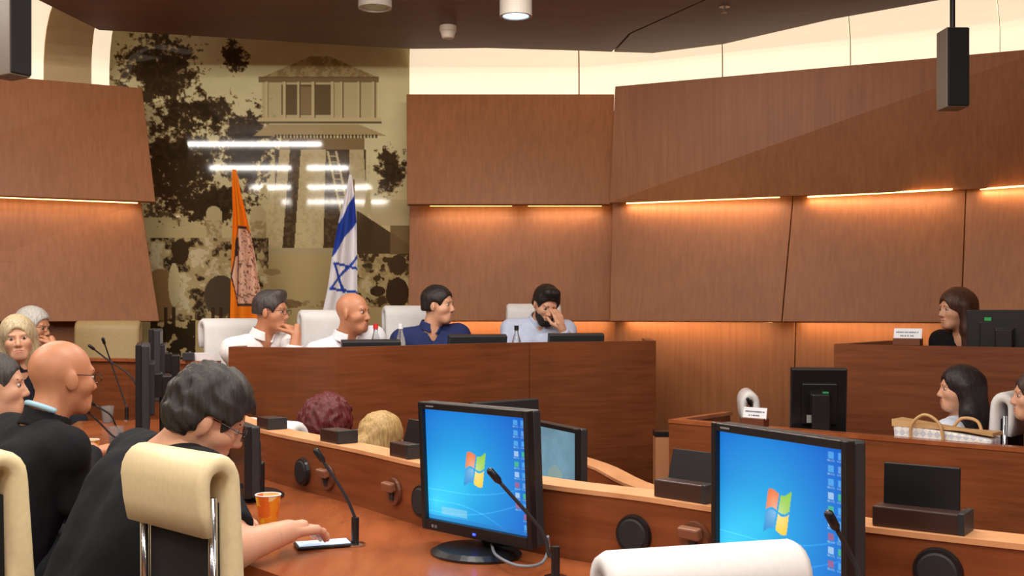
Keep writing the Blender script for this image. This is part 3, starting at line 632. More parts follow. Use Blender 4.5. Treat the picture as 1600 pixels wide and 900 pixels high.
for px, Y, lab in ((168, 6.2, 'clear plastic cup far down the left desk'), (181, 5.1, 'clear plastic cup beside the curved microphone')):
    x, y = PX(px, Y); t = empty('plastic_cup', (x, y, ZT+.001), label=lab, cat='cup')
    bm = nb(); lathe(bm, [(.026, 0), (.037, .095), (.0355, .095), (.025, .004)], 24); obj('wall', bm, M_glass, t)
    bm = nb(); lathe(bm, [(.025, .005), (.031, .05)], 20); obj('water', bm, M_glass, t)
def bottle(px, Y, z, h, label, cap, liquid=None, r=.032):
    x, y = PX(px, Y); t = empty('drink_bottle', (x, y, z+.001), label=label, cat='bottle')
    bm = nb(); lathe(bm, [(r*.8, 0), (r, .015), (r, h*.55), (r*.9, h*.66), (r*.4, h*.84), (r*.4, h*.9)], 20); obj('body', bm, M_glass, t, smooth=True)
    bm = nb(); lathe(bm, [(r*.46, h*.9), (r*.46, h)], 16); obj('cap', bm, cap, t)
    bm = nb(); lathe(bm, [(r*1.02, h*.3), (r*1.02, h*.5)], 20); obj('wrapper', bm, mat('bottle_wrap', (226, 226, 230), .5), t)
    if liquid: bm = nb(); lathe(bm, [(r*.76, .004), (r*.94, .017), (r*.94, h*.28)], 20); obj('drink', bm, liquid, t)
bottle(587, 6.44, .99, .31, 'clear bottle with red cap before the bald man in white', mat('cap_red', (220, 50, 50), .4))
bottle(626, 6.45, .99, .31, 'clear water bottle with white cap beside the man in navy', M_card)
bottle(807, 7.08, .99, .29, 'bottle of dark drink with black cap before the bearded man', M_black, mat('cola', (40, 18, 12), .2))
def nameplate(px, py, Y, z, rz, label, wd=.13):
    x, y = PX(px, Y); t = empty('name_card', (x, y, z), rz, label=label, cat='name card')
    bm = nb(); box(bm, (0, 0, .02), (wd, .06, .04)); obj('block', bm, mat('card_block', (110, 62, 42), .4), t, bevel=.003)
    bm = nb(); box(bm, (0, 0, .026), (wd*1.02, .004, .062), Matrix.Translation((0, -.004, .038)) @ Matrix.Rotation(-.2, 4, 'X')); obj('card', bm, M_card, t)
    rnd = random.Random(px)
    for row, (wz, half) in enumerate(((.040, .40), (.020, .24))):
        bm = nb(); x0 = -wd*half
        while x0 < wd*half:
            lw = rnd.uniform(.004, .008); box(bm, (x0, -.003, wz-.005), (lw, .002, .007), Matrix.Translation((0, -.004, .038)) @ Matrix.Rotation(-.2, 4, 'X')); x0 += lw+rnd.choice((.0025, .0025, .007))
        obj('lettering', bm, mat('ink_grey', (110, 116, 140), .6), t)
pp = A+d*.52+nn*.035; nameplate(800+F*pp.x/pp.y, 0, pp.y, .775, math.atan2(d.y, d.x), 'white name card on wood block before the round white headrest', .135)
pp = ra+rd*.41+rn*.03; nameplate(800+F*pp.x/pp.y, 0, pp.y, 1.185, math.atan2(rd.y, rd.x), 'white name card on the raised desk left of the woman in black', .15)
# smartphone under the man's hand
ph = P(505, 856, 2.95); t = empty('smartphone', (ph.x, ph.y, ZT+.001), .35, label='smartphone lying on the desk under the man\'s hand', cat='phone')
bm = nb(); box(bm, (0, 0, .005), (.15, .075, .009)); obj('case', bm, M_black, t, bevel=.003)
bm = nb(); box(bm, (0, 0, .0102), (.138, .066, .001)); obj('screen', bm, mat('phone_screen', (190, 215, 240), .2, emit=(190, 220, 250), es=.6), t)
# cable behind the first monitor
t = empty('monitor_cable', P(800, 868, 2.78), label='grey cable looping round the first monitor\'s base', cat='cable'); o0 = Vector(t.location)
bm = nb(); tube(bm, [q-o0 for q in curve3([P(768, 850, 2.86), P(776, 868, 2.72), P(810, 884, 2.62), P(846, 880, 2.64), P(857, 855, 2.7), P(856, 838, 2.68)], 8)], .004, 6); obj('lead', bm, mat('cable_grey', (120, 124, 132), .4), t, smooth=True)
# handbag
pp = P(1478, 672, 5.20); t = empty('handbag', (pp.x, pp.y, .452), math.atan2(d.y, d.x), label='white chequered handbag with tan trim and handles on the clerk desk', cat='handbag')
mb = mat('bag_check', (236, 234, 232), .5); nt = mb.node_tree; ck = nt.nodes.new('ShaderNodeTexChecker'); ck.inputs['Scale'].default_value = 42; ck.inputs['Color1'].default_value = lc((240, 238, 234)); ck.inputs['Color2'].default_value = lc((206, 208, 218))
mpn = nt.nodes.new('ShaderNodeMapping'); mpn.inputs['Rotation'].default_value = (0, .785, 0); tc = nt.nodes.new('ShaderNodeTexCoord')
nt.links.new(tc.outputs['Object'], mpn.inputs['Vector']); nt.links.new(mpn.outputs['Vector'], ck.inputs['Vector']); nt.links.new(ck.outputs['Color'], nt.nodes['Principled BSDF'].inputs['Base Color'])
def taper(bm, w0, w1, d0, d1, z0, z1):
    a = [bm.verts.new((sx*w0/2, sy*d0/2, z0)) for sx, sy in ((-1, -1), (1, -1), (1, 1), (-1, 1))]; b = [bm.verts.new((sx*w1/2, sy*d1/2, z1+(0.02 if sx < 0 else -.03))) for sx, sy in ((-1, -1), (1, -1), (1, 1), (-1, 1))]
    bm.faces.new(a[::-1]); bm.faces.new(b)
    for i in range(4): bm.faces.new((a[i], a[(i+1) % 4], b[(i+1) % 4], b[i]))
    return bm
mtan = mat('tan_leather', (206, 164, 112), .5)
obj('body', taper(nb(), .40, .47, .16, .13, 0, .366), mb, t, bevel=.012); obj('top_trim', taper(nb(), .474, .478, .134, .13, .364, .378), mtan, t)
for k, x0 in enumerate((-.13, .07)):
    bm = nb(); tube(bm, curve3([(x0-.01, -.075, .29), (x0+.0, -.085, .38), (x0+.06, -.08, .43), (x0+.13, -.08, .39), (x0+.15, -.075, .29)] if k == 0 else [(x0+.08, .07, .33), (x0+.05, .075, .40), (x0-.02, .075, .41), (x0-.06, .075, .37)], 8), .008, 8); obj('handle', bm, mtan, t, smooth=True)
    bm = nb(); tube(bm, [(x0 if k == 0 else x0+.1, -.078, .30), (x0 if k == 0 else x0+.1, -.088, .30)], .022, 12); obj('handle_tab', bm, mtan, t)

# ------------------------------------------------------------------ office chairs with a rolled headrest
def cane_profile(top=1.14, r=.072):
    """side outline (y, z): pad front, over the roll, down the flap behind, back inside"""
    zc = top-r; out = [(.255-.05, .47), (.235-.05, .60), (.20-.05+.0, .80)]; yc = -.235+.04
    return zc, yc
def chair_meshes(leather, top=1.12):
    r = .068; zc = top-r; W = .44
    ctr = [(-.19, .47), (-.205, .60), (-.225, .78), (-.235, zc-.02)]
    # centre line goes up the pad then over to the back and down the flap
    yc = -.235-r+.022
    for a in np.linspace(0, math.pi, 10): ctr.append((yc+(r-.022)*math.cos(a), zc+(r-.022)*math.sin(a)))
    ctr += [(yc-(r-.022)+.004, zc-.06), (yc-(r-.022)+.014, zc-.115)]
    th = [.030, .032, .030, .024]+[.022]*10+[.018, .012]
    bm = nb(); n = len(ctr); L = []; 
    for i, (y, z) in enumerate(ctr):
        a = Vector(ctr[max(i-1, 0)]); b = Vector(ctr[min(i+1, n-1)]); tt = (b-a).normalized(); nn_ = Vector((tt.y, -tt.x))
        f = Vector((y, z))+nn_*th[i]; g = Vector((y, z))-nn_*th[i]
        row = []
        for x, e_ in ((-W/2, .55), (-W/2+.018, 1), (W/2-.018, 1), (W/2, .55)):
            row.append((bm.verts.new((x, y+(f.x-y)*e_, z+(f.y-z)*e_)), bm.verts.new((x, y+(g.x-y)*e_, z+(g.y-z)*e_))))
        L.append(row)
    for a, b in zip(L, L[1:]):
        for k in range(3): bm.faces.new((a[k][0], a[k+1][0], b[k+1][0], b[k][0])); bm.faces.new((a[k+1][1], a[k][1], b[k][1], b[k+1][1]))
        bm.faces.new((a[0][1], a[0][0], b[0][0], b[0][1])); bm.faces.new((a[3][0], a[3][1], b[3][1], b[3][0]))
    for R_ in (L[0], L[-1]):
        for k in range(3): bm.faces.new((R_[k][0], R_[k][1], R_[k+1][1], R_[k+1][0]))
    parts = {}
    parts['backrest'] = (bm, leather, True)
    bm = nb(); box(bm, (0, -.262, .755), (W-.09, .014, .50), Matrix.Translation((0, 0, 0))); parts['back_panel'] = (bm, M_mesh, False)
    bm = nb(); box(bm, (0, .03, .42), (.45, .44, .07)); parts['seat'] = (bm, leather, False)
    return parts
def make_chair(leather, top=1.12):
    root = empty('office_chair', (0, 0, 0)); me = chair_meshes(leather, top)
    for k, (bm, m, s) in me.items():
        o = obj(k, bm, m, root, smooth=s, bevel=.02 if k == 'seat' else 0)
    for s in (-1, 1):
        bm = nb(); tube(bm, [(s*.185, -.278, .40), (s*.185, -.282, .62), (s*.185, -.285, top-.10)], .013, 10); obj('frame_tube', bm, M_chrome, root, smooth=True)
        bm = nb(); tube(bm, curve3([(s*.262, -.25, .59), (s*.275, -.1, .61), (s*.275, .13, .605), (s*.268, .18, .56), (s*.235, .15, .42)], 6), .012, 8); obj('armrest', bm, M_chrome, root, smooth=True)
    bm = nb(); tube(bm, [(0, 0, .384), (0, 0, .1)], .028, 12); obj('column', bm, M_chrome, root)
    for k in range(5):
        a = k*2*math.pi/5+.3; c, s_ = math.cos(a), math.sin(a)
        bm = nb(); tube(bm, [(0, 0, .1), (c*.3, s_*.3, .065)], [.024, .015], 8); lg = obj('base_leg', bm, M_chrome, root)
        bm = nb(); tube(bm, [(c*.3-s_*.02, s_*.3+c*.02, .028), (c*.3+s_*.02, s_*.3-c*.02, .028)], .028, 12); obj('caster', bm, M_black, lg)
    return root
CH = {}
CHAIRS = []
def chair(x, y, floor, ang, leather, label, top=None, group=None, sx=1.0):
    """ang: facing direction in degrees (0 = image right, 90 = away)"""
    if leather.name not in CH: c = CH[leather.name] = make_chair(leather)
    else: c = copy_tree(CH[leather.name])
    c.location = (x, y, floor); c.rotation_euler = (0, 0, math.radians(ang-90))
    c.scale = (sx, sx, (top-floor)/1.12 if top else 1)
    tag(c, label, 'chair', group or 'office chairs with rolled headrest'); CHAIRS.append(c); return c

# ------------------------------------------------------------------ people: bodies grown from smooth distance fields
def rcone(p, a, b, r0, r1):
    a = np.asarray(a, np.float32); b = np.asarray(b, np.float32); ba = b-a; l2 = max(float(ba@ba), 1e-9)
    t = np.clip(((p-a)@ba)/l2, 0, 1); return np.linalg.norm(p-a-t[..., None]*ba, axis=-1)-(r0+(r1-r0)*t)
def ellip(p, c, R, rad):
    q = ((p-np.asarray(c, np.float32))@R.T)/np.asarray(rad, np.float32); k = np.linalg.norm(q, axis=-1); return (k-1)*min(rad)
class Field:
    """list of primitives joined smoothly, meshed with surface nets"""
    def __init__(s): s.pr = []
    def cone(s, a, b, r0, r1, k=.02, clip=None, op='add'): s.pr.append(('c', np.array(a, float), np.array(b, float), r0, r1, k, clip, op)); return s
    def ell(s, c, R, rad, k=.02, op='add'): s.pr.append(('e', np.array(c, float), np.array(R, float), tuple(rad), None, k, None, op)); return s
    def mesh(s, name, h, noise=0, nf=60, lo=None, hi=None, planes=(), grow=0):
        ad = [q for q in s.pr if q[7] == 'add']
        def bb(q):
            if q[0] == 'c': r = max(q[3], q[4]); return np.minimum(q[1], q[2])-r, np.maximum(q[1], q[2])+r
            r = max(q[3]); return q[1]-r, q[1]+r
        bs = [bb(q) for q in ad]; L = np.min([b[0] for b in bs], 0)-3*h-grow-noise; H = np.max([b[1] for b in bs], 0)+3*h+grow+noise
        if lo is not None: L = np.maximum(L, lo)
        if hi is not None: H = np.minimum(H, hi)
        n = np.ceil((H-L)/h).astype(int)+1; f = np.full(n, .2, np.float32)
        ax = [L[i]+h*np.arange(n[i]) for i in range(3)]
        for q in s.pr:
            a, b = bb(q); mg = q[5]+2.5*h+grow+noise+.01; i0 = np.clip(np.floor((a-mg-L)/h).astype(int), 0, n); i1 = np.clip(np.ceil((b+mg-L)/h).astype(int)+1, 0, n)
            if (i1 <= i0).any(): continue
            sl = tuple(slice(i0[k], i1[k]) for k in range(3))
            p = np.stack(np.meshgrid(*[ax[k][sl[k]] for k in range(3)], indexing='ij'), -1).astype(np.float32)
            d = rcone(p, q[1], q[2], q[3], q[4]) if q[0] == 'c' else ellip(p, q[1], q[2], q[3])
            if q[6] is not None:
                for (o, nr) in q[6]: d = np.maximum(d, (p-np.asarray(o, np.float32))@np.asarray(nr, np.float32))
            g = f[sl]; k = q[5]
            if q[7] == 'add':
                d = d-grow; hh = np.clip(.5+.5*(g-d)/max(k, 1e-5), 0, 1); f[sl] = g*(1-hh)+d*hh-k*hh*(1-hh)
            else:
                hh = np.clip(.5-.5*(g+d)/max(k, 1e-5), 0, 1); f[sl] = g*(1-hh)-d*hh+k*hh*(1-hh)
        if noise or planes:
            p = np.stack(np.meshgrid(*ax, indexing='ij'), -1).astype(np.float32)
            if noise:
                x, y, z = p[..., 0]*nf, p[..., 1]*nf, p[..., 2]*nf
                f += noise*(np.sin(x+1.7*np.sin(y*.6+z*.35))*np.sin(y*1.1+1.3*np.sin(z*.7))*.6+np.sin(x*1.9+z*.8)*np.sin(y*2.1-z*.5)*.4)
            for o, nr in planes: f = np.maximum(f, (p-np.asarray(o, np.float32))@np.asarray(nr, np.float32))
        return nets(name, f, L, h)
def nets(name, f, L, h):
    n = np.array(f.shape); ins = f < 0; N = n-1
    cs = [(i, j, k) for i in (0, 1) for j in (0, 1) for k in (0, 1)]
    sub = lambda A, c: A[c[0]:c[0]+N[0], c[1]:c[1]+N[1], c[2]:c[2]+N[2]]
    cnt = sum(sub(ins, c).astype(np.int8) for c in cs); act = (cnt > 0) & (cnt < 8); idx = np.full(N, -1, np.int64); cells = np.argwhere(act)
    if len(cells) == 0: return None
    idx[act] = np.arange(len(cells)); acc = np.zeros((len(cells), 3)); w_ = np.zeros(len(cells))
    V = {c: f[cells[:, 0]+c[0], cells[:, 1]+c[1], cells[:, 2]+c[2]].astype(float) for c in cs}
    for a in cs:
        for axx in range(3):
            if a[axx]: continue
            b = list(a); b[axx] = 1; b = tuple(b); fa, fb = V[a], V[b]; m = (fa < 0) != (fb < 0); t = np.where(m, fa/np.where(m, fa-fb, 1), 0)
            pt = np.tile(np.array(a, float), (len(cells), 1)); pt[:, axx] += t; acc[m] += pt[m]; w_[m] += 1
    co = L+(cells+acc/np.maximum(w_, 1)[:, None])*h; quads = []
    for axx in range(3):
        o1, o2 = [(1, 2), (2, 0), (0, 1)][axx]; s0 = [slice(None)]*3; s1 = [slice(None)]*3; s0[axx] = slice(0, -1); s1[axx] = slice(1, None)
        ch = ins[tuple(s0)] != ins[tuple(s1)]; e_ = np.argwhere(ch); ok = (e_[:, o1] > 0) & (e_[:, o2] > 0) & (e_[:, o1] < n[o1]-1) & (e_[:, o2] < n[o2]-1); e_ = e_[ok]
        fl = ins[tuple(s0)][e_[:, 0], e_[:, 1], e_[:, 2]]; q = []
        for da, db in ((0, 0), (1, 0), (1, 1), (0, 1)):
            c = e_.copy(); c[:, o1] -= da; c[:, o2] -= db; q.append(idx[c[:, 0], c[:, 1], c[:, 2]])
        q = np.stack(q, 1); q[~fl] = q[~fl][:, ::-1]; quads.append(q)
    fa = np.concatenate(quads); fa = fa[(fa >= 0).all(1)][:, ::-1]
    me = np_mesh(name, co, fa); me.polygons.foreach_set('use_smooth', np.ones(len(fa), bool)); return me
def unit(v): v = np.asarray(v, float); return v/np.linalg.norm(v)
def frame(ang, pitch=0, roll=0):
    """rows: right, forward, up; pitch>0 nods down, roll>0 leans to the person's right"""
    a, p, r = math.radians(ang), math.radians(pitch), math.radians(roll)
    f = np.array([math.cos(a), math.sin(a), 0]); u = np.array([0, 0, 1.]); rt = np.cross(f, u)
    f, u = f*math.cos(p)-u*math.sin(p), u*math.cos(p)+f*math.sin(p); u, rt = u*math.cos(r)+rt*math.sin(r), rt*math.cos(r)-u*math.sin(r)
    return np.array([rt, f, u])
def hand(fd, W, d, n, side, curl=.5, spread=.0, thumb_in=.3, mir=1):
    """palm and five bent fingers; d finger direction, n palm-side normal, side = thumb direction"""
    W = np.array(W, float); d = unit(d); n = np.array(n, float); n = unit(n-d*(n@d)); s = np.cross(d, n); s = s if s@np.asarray(side) > 0 else -s
    k = .006
    for o in (-.028, -.009, .010, .028): fd.cone(W+d*.012+s*o*.6, W+d*.085+s*o, .015, .0125, .012)
    for o, ln, cm in ((.030, .070, .9), (.010, .079, 1.), (-.010, .073, 1.05), (-.029, .058, 1.15)):
        p = W+d*.087+s*o; a = 0; dirx = unit(d+s*o*spread*10)
        for q, (fr, r) in enumerate(((.45, .0095), (.32, .0085), (.23, .0075))):
            a += curl*cm*(.75 if q == 0 else 1.); e_ = p+(dirx*math.cos(a)+n*math.sin(a))*ln*fr; fd.cone(p, e_, r, r-.001, k); p = e_
    p = W+d*.025+s*.028+n*.004; e1 = p+unit(s*.75+d*.7+n*.3)*.042; e2 = e1+unit(d*.9+s*.15+n*thumb_in)*.032; e3 = e2+unit(d*.9-s*.1+n*(thumb_in+.2))*.024
    fd.cone(p, e1, .015, .0115, .01).cone(e1, e2, .0108, .0095, k).cone(e2, e3, .0095, .0078, k)
def person(label, H, hang, hp=0, hr=0, bang=0, hip=None, skin=None, shirt=(240, 240, 245), sleeve='long', arms=None, hair=None, glasses=False, collar=True, vneck=.5, floor=0, fine=1.0, female=False, beard=None, extra=None, sc=1.0, trousers=(40, 42, 52), brow=None, lanyard=None, nbp=None, bulk=1.0, seat=1.0):
    skin = skin or M_skin; H = np.array(H, float); R = frame(hang, hp, hr); B = frame(bang); up = np.array([0, 0, 1.])
    NB = (H-R[2]*.135-R[1]*.05-up*.018) if nbp is None else np.array(nbp, float)
    if hip is None: hip = NB-B[1]*.06
    hip = np.array(hip, float); hip[2] = floor+.605*seat; sw = (.165 if female else .19); ax = unit(NB-hip); fw = unit(B[1]-ax*(B[1]@ax)); lt = np.cross(fw, ax)
    base = np.array([hip[0], hip[1], floor]); T = empty('person', base, label=label, cat='person'); hb = .0085*fine
    tm = (1 if not female else .88)*bulk
    S = {1: NB-ax*.055+lt*sw, -1: NB-ax*.055-lt*sw}
    arms = arms or {}
    A_ = {}
    for s in (1, -1):
        a = arms.get(s, {}); E_ = np.array(a.get('e', S[s]-up*.27+lt*s*.05+B[1]*.04), float); Wd = np.array(a.get('w', E_+B[1]*.23-lt*s*.06+up*.02), float); A_[s] = (E_, Wd, a)
    kn = {s: hip+B[1]*.42+B[0]*s*.10-up*.02 for s in (1, -1)}; an = {s: np.array([*(kn[s]+B[1]*.03)[:2], floor+.09]) for s in (1, -1)}
    def torso(fd, g=0, arm=True, legs=False):
        for s in (1, -1):
            fd.cone(NB-ax*.16+lt*s*.078*tm, hip+lt*s*.07, .118*tm+g, .125+g, .05); fd.cone(NB-ax*.035+lt*s*.02, S[s], .052+g, .058*tm+g, .05)
            fd.cone(NB-ax*.13+lt*s*.10*tm, S[s]-ax*.02, .085*tm+g, .05+g, .05)
            if female: fd.cone(NB-ax*.21+lt*s*.07+fw*.07, NB-ax*.23+lt*s*.07+fw*.08, .06+g, .06+g, .04)
    bd = Field(); torso(bd)
    bd.cone(H-R[2]*.05-R[1]*.02, NB-ax*.03, .053*tm*sc, .064*tm, .03)
    for s in (1, -1):
        E_, Wd, a = A_[s]; bd.cone(S[s], E_, .052*tm, .042*tm, .02).cone(E_, Wd, .043*tm, .027*tm, .015)
        bd.cone(hip+B[0]*s*.08, kn[s], .085, .06, .03).cone(kn[s], an[s], .058, .04, .02)
        d = unit(Wd-E_); bd.cone(Wd, Wd+d*.05, .024, .02, .015)
    hd = Field()
    def X(r, f, u): return H+(R[0]*r+R[1]*f+R[2]*u)*sc
    def q(*v): return tuple(x*sc for x in v)
    hd.ell(X(0, -.012, .03), R, q(.077, .098, .088), .02); hd.ell(X(0, .028, -.04), R, q(.061, .064, .078), .03)
    hd.cone(X(-.018, .066, -.092), X(.018, .066, -.092), .021*sc, .021*sc, .03)
    hd.cone(X(0, .088, .010), X(0, .105, -.028), .0075*sc, .0118*sc, .012)
    hd.cone(X(-.034, .076, .026), X(.034, .076, .026), .011*sc, .011*sc, .015)
    for s in (1, -1):
        hd.cone(X(s*.04, .062, -.022), X(s*.045, .045, -.03), .022*sc, .022*sc, .02)
        hd.ell(X(s*.079, -.006, -.008), frame(hang+s*-18, hp-8, hr), q(.009, .019, .032), .008)
        hd.cone(X(s*.011, .096, -.034), X(s*.011, .096, -.034), .0075*sc, .0075*sc, .008)
    hd.cone(X(-.018, .087, -.060), X(.018, .087, -.060), .0075*sc, .0075*sc, .008).cone(X(-.015, .086, -.072), X(.015, .086, -.072), .0085*sc, .0085*sc, .008)
    for s in (1, -1): hd.ell(X(s*.032, .098, .005), R, q(.017, .017, .0085), .010, op='sub')
    hd.cone(X(-.02, .100, -.0665), X(.02, .100, -.0665), .004, .004, .006, op='sub')
    hd.cone(H-R[2]*.05-R[1]*.02, NB-ax*.03, .053*tm*sc, .064*tm, .03)
    me = [bd.mesh('body', hb*1.15), hd.mesh('head', .0048*fine)]
    for s in (1, -1):
        E_, Wd, a = A_[s]; hf = Field(); d = a.get('d', unit(Wd-E_)); n = a.get('n', -up); hf.cone(E_+(Wd-E_)*.75, Wd, .0315*tm, .027*tm, .012); hand(hf, Wd, d, n, a.get('t', -lt*s), a.get('curl', .35), .02, a.get('ti', .3))
        me.append(hf.mesh('hand', .0042*fine))
    bm = nb()
    for m_ in me: bm.from_mesh(m_); bpy.data.meshes.remove(m_)
    bo = obj('body', _shift(bm, base), skin, T, smooth=True)
    # clothing
    cs = mat('cloth_%d_%d_%d' % tuple(shirt), shirt, .85, noise=.06, nscale=40, bump=.15, spec=.2)
    sh = Field(); torso(sh, .012)
    for s in (1, -1):
        E_, Wd, a = A_[s]; 
        if sleeve == 'long':
            dd = unit(Wd-E_); sh.cone(S[s], E_, .064*tm, .053*tm, .02).cone(E_, Wd-dd*.01, .054*tm, .038*tm, .02, clip=[(Wd-dd*.012, dd)])
        elif sleeve == 'rolled':
            dd = unit(Wd-E_); e2 = E_+(Wd-E_)*.35; sh.cone(S[s], E_, .064*tm, .053*tm, .02).cone(E_, e2, .054*tm, .048*tm, .02, clip=[(e2, dd)])
        else:
            dd = unit(E_-S[s]); e2 = S[s]+(E_-S[s])*.78; sh.cone(S[s], E_, .066*tm, .060*tm, .02, clip=[(e2, dd)])
    sh.cone(NB+up*.10+fw*.03, NB-ax*.0, .062*tm, .068*tm, .006, op='sub')
    if vneck: sh.cone(NB+fw*.06+ax*.05, NB+fw*.125-ax*(.03+.16*vneck), .045, .006, .006, op='sub')
    obj('shirt', _shift(sh.mesh('shirt', hb, noise=.0035, nf=38), base), cs, T, smooth=True)
    if collar:
        cf = Field(); nd = unit(H-R[2]*.05-R[1]*.02-NB)
        cf.cone(NB-nd*.02, NB+nd*.05, .082*tm, .070*tm, .004, clip=[(NB+nd*.04, nd), (NB-nd*.015, -nd)]); cf.cone(NB-nd*.06, NB+nd*.09, .072*tm, .060*tm, .002, op='sub'); cf.cone(NB+fw*.05+nd*.06, NB+fw*.13-nd*.05, .035, .012, .002, op='sub')
        m_ = cf.mesh('collar', .005)
        if m_: obj('collar', _shift(m_, base), cs, T, smooth=True)
    if lanyard:
        bm = nb(); c0 = NB+ax*.028+fw*.012; pts = [c0-fw*.02+(lt*math.cos(t_)*.070+fw*math.sin(t_)*.068)+ax*(.02 if math.sin(t_) < 0 else -.03*math.sin(t_)) for t_ in np.linspace(-math.pi*.95, -math.pi*.05, 24)]
        tube(bm, [p_-base for p_ in pts], .009, 8); obj('lanyard', bm, mat('lanyard', lanyard, .6), T, smooth=True)
    tr = Field(); tr.cone(hip+B[0]*.07, hip-B[0]*.07, .135, .135, .03, clip=[(hip+up*.1, up)])
    for s in (1, -1): tr.cone(hip+B[0]*s*.08, kn[s], .1, .072, .03).cone(kn[s], an[s], .07, .06, .02)
    obj('trousers', _shift(tr.mesh('trousers', .015), base), mat('trousers_%d' % trousers[0], trousers, .9), T, smooth=True)
    for s in (1, -1):
        sf = Field(); sf.cone(an[s]-up*.045-B[1]*.02, an[s]-up*.055+B[1]*.15, .045, .034, .02, clip=[(np.array([0, 0, floor]), -up)]); obj('shoe', _shift(sf.mesh('shoe', .012), base), mat('shoe_black', (24, 22, 22), .4), T, smooth=True)
    # face details
    hm = None
    if hair: hm = hair_mat(hair['c'])
    bc = brow or (hair['c'] if hair else (90, 70, 60))
    for s in (1, -1):
        f_ = Field(); f_.ell(X(s*.032, .0755, .005), R, q(.0135, .0125, .0095), .001); obj('eye', _shift(f_.mesh('eye', .003), base), mat('eye_white', (188, 172, 160), .35), T, smooth=True)
        f_ = Field(); f_.ell(X(s*.032, .0838, .005), R, q(.0072, .0055, .0070), .001); obj('iris', _shift(f_.mesh('iris', .0018), base), mat('iris_dark', (44, 30, 24), .2), T, smooth=True)
        f_ = Field(); f_.cone(X(s*.016, .089, .025), X(s*.046, .078, .028), .0042*sc, .003*sc, .002); obj('eyebrow', _shift(f_.mesh('eyebrow', .0026), base), mat('brow_%d_%d' % (bc[0], bc[1]), bc, .7), T, smooth=True)
    f_ = Field(); f_.cone(X(-.017, .0895, -.0605), X(.017, .0895, -.0605), .0058*sc, .0058*sc, .003).cone(X(-.013, .0885, -.072), X(.013, .0885, -.072), .0068*sc, .0068*sc, .003); f_.cone(X(-.03, .102, -.0665), X(.03, .102, -.0665), .0035, .0035, .002, op='sub')
    obj('lips', _shift(f_.mesh('lips', .003), base), mat('lips_f', (186, 96, 88), .45) if female else mat('lips_m', (176, 112, 94), .5), T, smooth=True)
    if glasses:
        bm = nb()
        for s in (1, -1):
            tube(bm, [X(s*.033+.024*math.cos(a_), .104-abs(.012*math.cos(a_)*0), .004+.017*math.sin(a_))-base for a_ in np.linspace(0, 2*math.pi, 17)], .0016, 5)
            tube(bm, [X(s*.057, .103, .01)-base, X(s*.077, .085, .012)-base, X(s*.081, -.005, .012)-base], .0016, 5)
        tube(bm, [X(-.009, .105, .008)-base, X(.009, .105, .008)-base], .0016, 5); obj('glasses', bm, mat('glasses_frame', (70, 66, 66), .25, metal=.6), T)
    if beard:
        f_ = Field(); f_.ell(X(0, .03, -.062), R, q(.067, .070, .068), .02); f_.cone(X(-.02, .07, -.108), X(.02, .07, -.108), .026, .026, .02); f_.ell(X(0, .09, -.02), R, q(.05, .06, .05), .015, op='sub'); f_.cone(X(-.012, .1, -.067), X(.012, .1, -.067), .014, .014, .006, op='sub')
        obj('beard', _shift(f_.mesh('beard', .0045*fine, noise=.002, nf=160, planes=[(X(0, 0, -.012), R[2]), (X(0, -.01, 0), -R[1])]), base), mat('beard_%d' % beard[0], beard, .8, noise=.3, nscale=120), T, smooth=True)
    if hair:
        k = hair['k']; hf = Field(); ns = hair.get('n', .0018); th = hair.get('th', .010)
        hf.ell(X(0, -.015, .034+th*.3), R, q(.079+th, .099+th, .089+th), .01)
        pl = []
        if k == 'short':
            if hair.get('quiff'): hf.cone(X(-.03, .05, .112), X(.03, .05, .112), .028, .028, .03)
            hf.ell(X(0, -.05, -.02), R, q(.073+th*.6, .055+th, .06), .02)
            hf.ell(X(0, .10, -.012), R, q(.083, .075, .078), .012, op='sub')
            for s in (1, -1): hf.ell(X(s*.085, .012, -.02), R, q(.03, .030, .042), .008, op='sub')
            pl = [(X(0, 0, hair.get('low', -.055)), -R[2])]
        elif k == 'sides':   # balding: hair on sides and back only
            hf.ell(X(0, .10, -.005), R, q(.09, .085, .085), .012, op='sub')
            pl = [(X(0, 0, -.05), -R[2]), (X(0, 0, hair.get('hi', .05)), R[2])]
            for s in (1, -1): hf.ell(X(s*.085, .012, -.02), R, q(.03, .030, .042), .008, op='sub')
        elif k == 'long':
            ln = hair.get('len', .28); dn = up
            for s in (1, -1):
                hf.cone(X(s*.062, -.02, .02), X(s*.072, -.03, -.12), .040, .042, .03).cone(X(s*.072, -.03, -.12), X(s*.075, -.03, -.12)-dn*(ln-.12)+B[1]*hair.get('fw', .03)-R[0]*0, .042, .024, .03)
            hf.cone(X(0, -.06, .02), X(0, -.075, -.13), .075, .07, .03).cone(X(0, -.075, -.13), X(0, -.085, -.13)-dn*(ln-.13), .07, .04, .03)
            hf.ell(X(0, .115, -.03), R, q(.060, .085, .095), .010, op='sub'); hf.ell(X(0, .1, -.16), R, q(.055, .09, .09), .010, op='sub')
        elif k == 'curly':
            hf.ell(X(0, -.03, .01), R, q(.115, .12, .115), .02); hf.ell(X(0, .12, -.02), R, q(.06, .08, .09), .01, op='sub')
        elif k == 'bun':
            hf.ell(X(0, -.05, -.02), R, q(.08, .07, .075), .02); hf.cone(X(0, -.12, -.01), X(0, -.125, -.03), .04, .035, .02); hf.ell(X(0, .10, -.012), R, q(.075, .075, .09), .012, op='sub')
        obj('hair', _shift(hf.mesh('hair', .0052*fine, noise=ns, nf=hair.get('nf', 90), planes=pl), base), hm, T, smooth=True)
        if 'tip' in hair:
            pass
    return T, NB, base
def _shift(me, base):
    if isinstance(me, bmesh.types.BMesh):
        bmesh.ops.translate(me, verts=me.verts[:], vec=-Vector(base)); return me
    me.transform(Matrix.Translation(-Vector(base))); return me
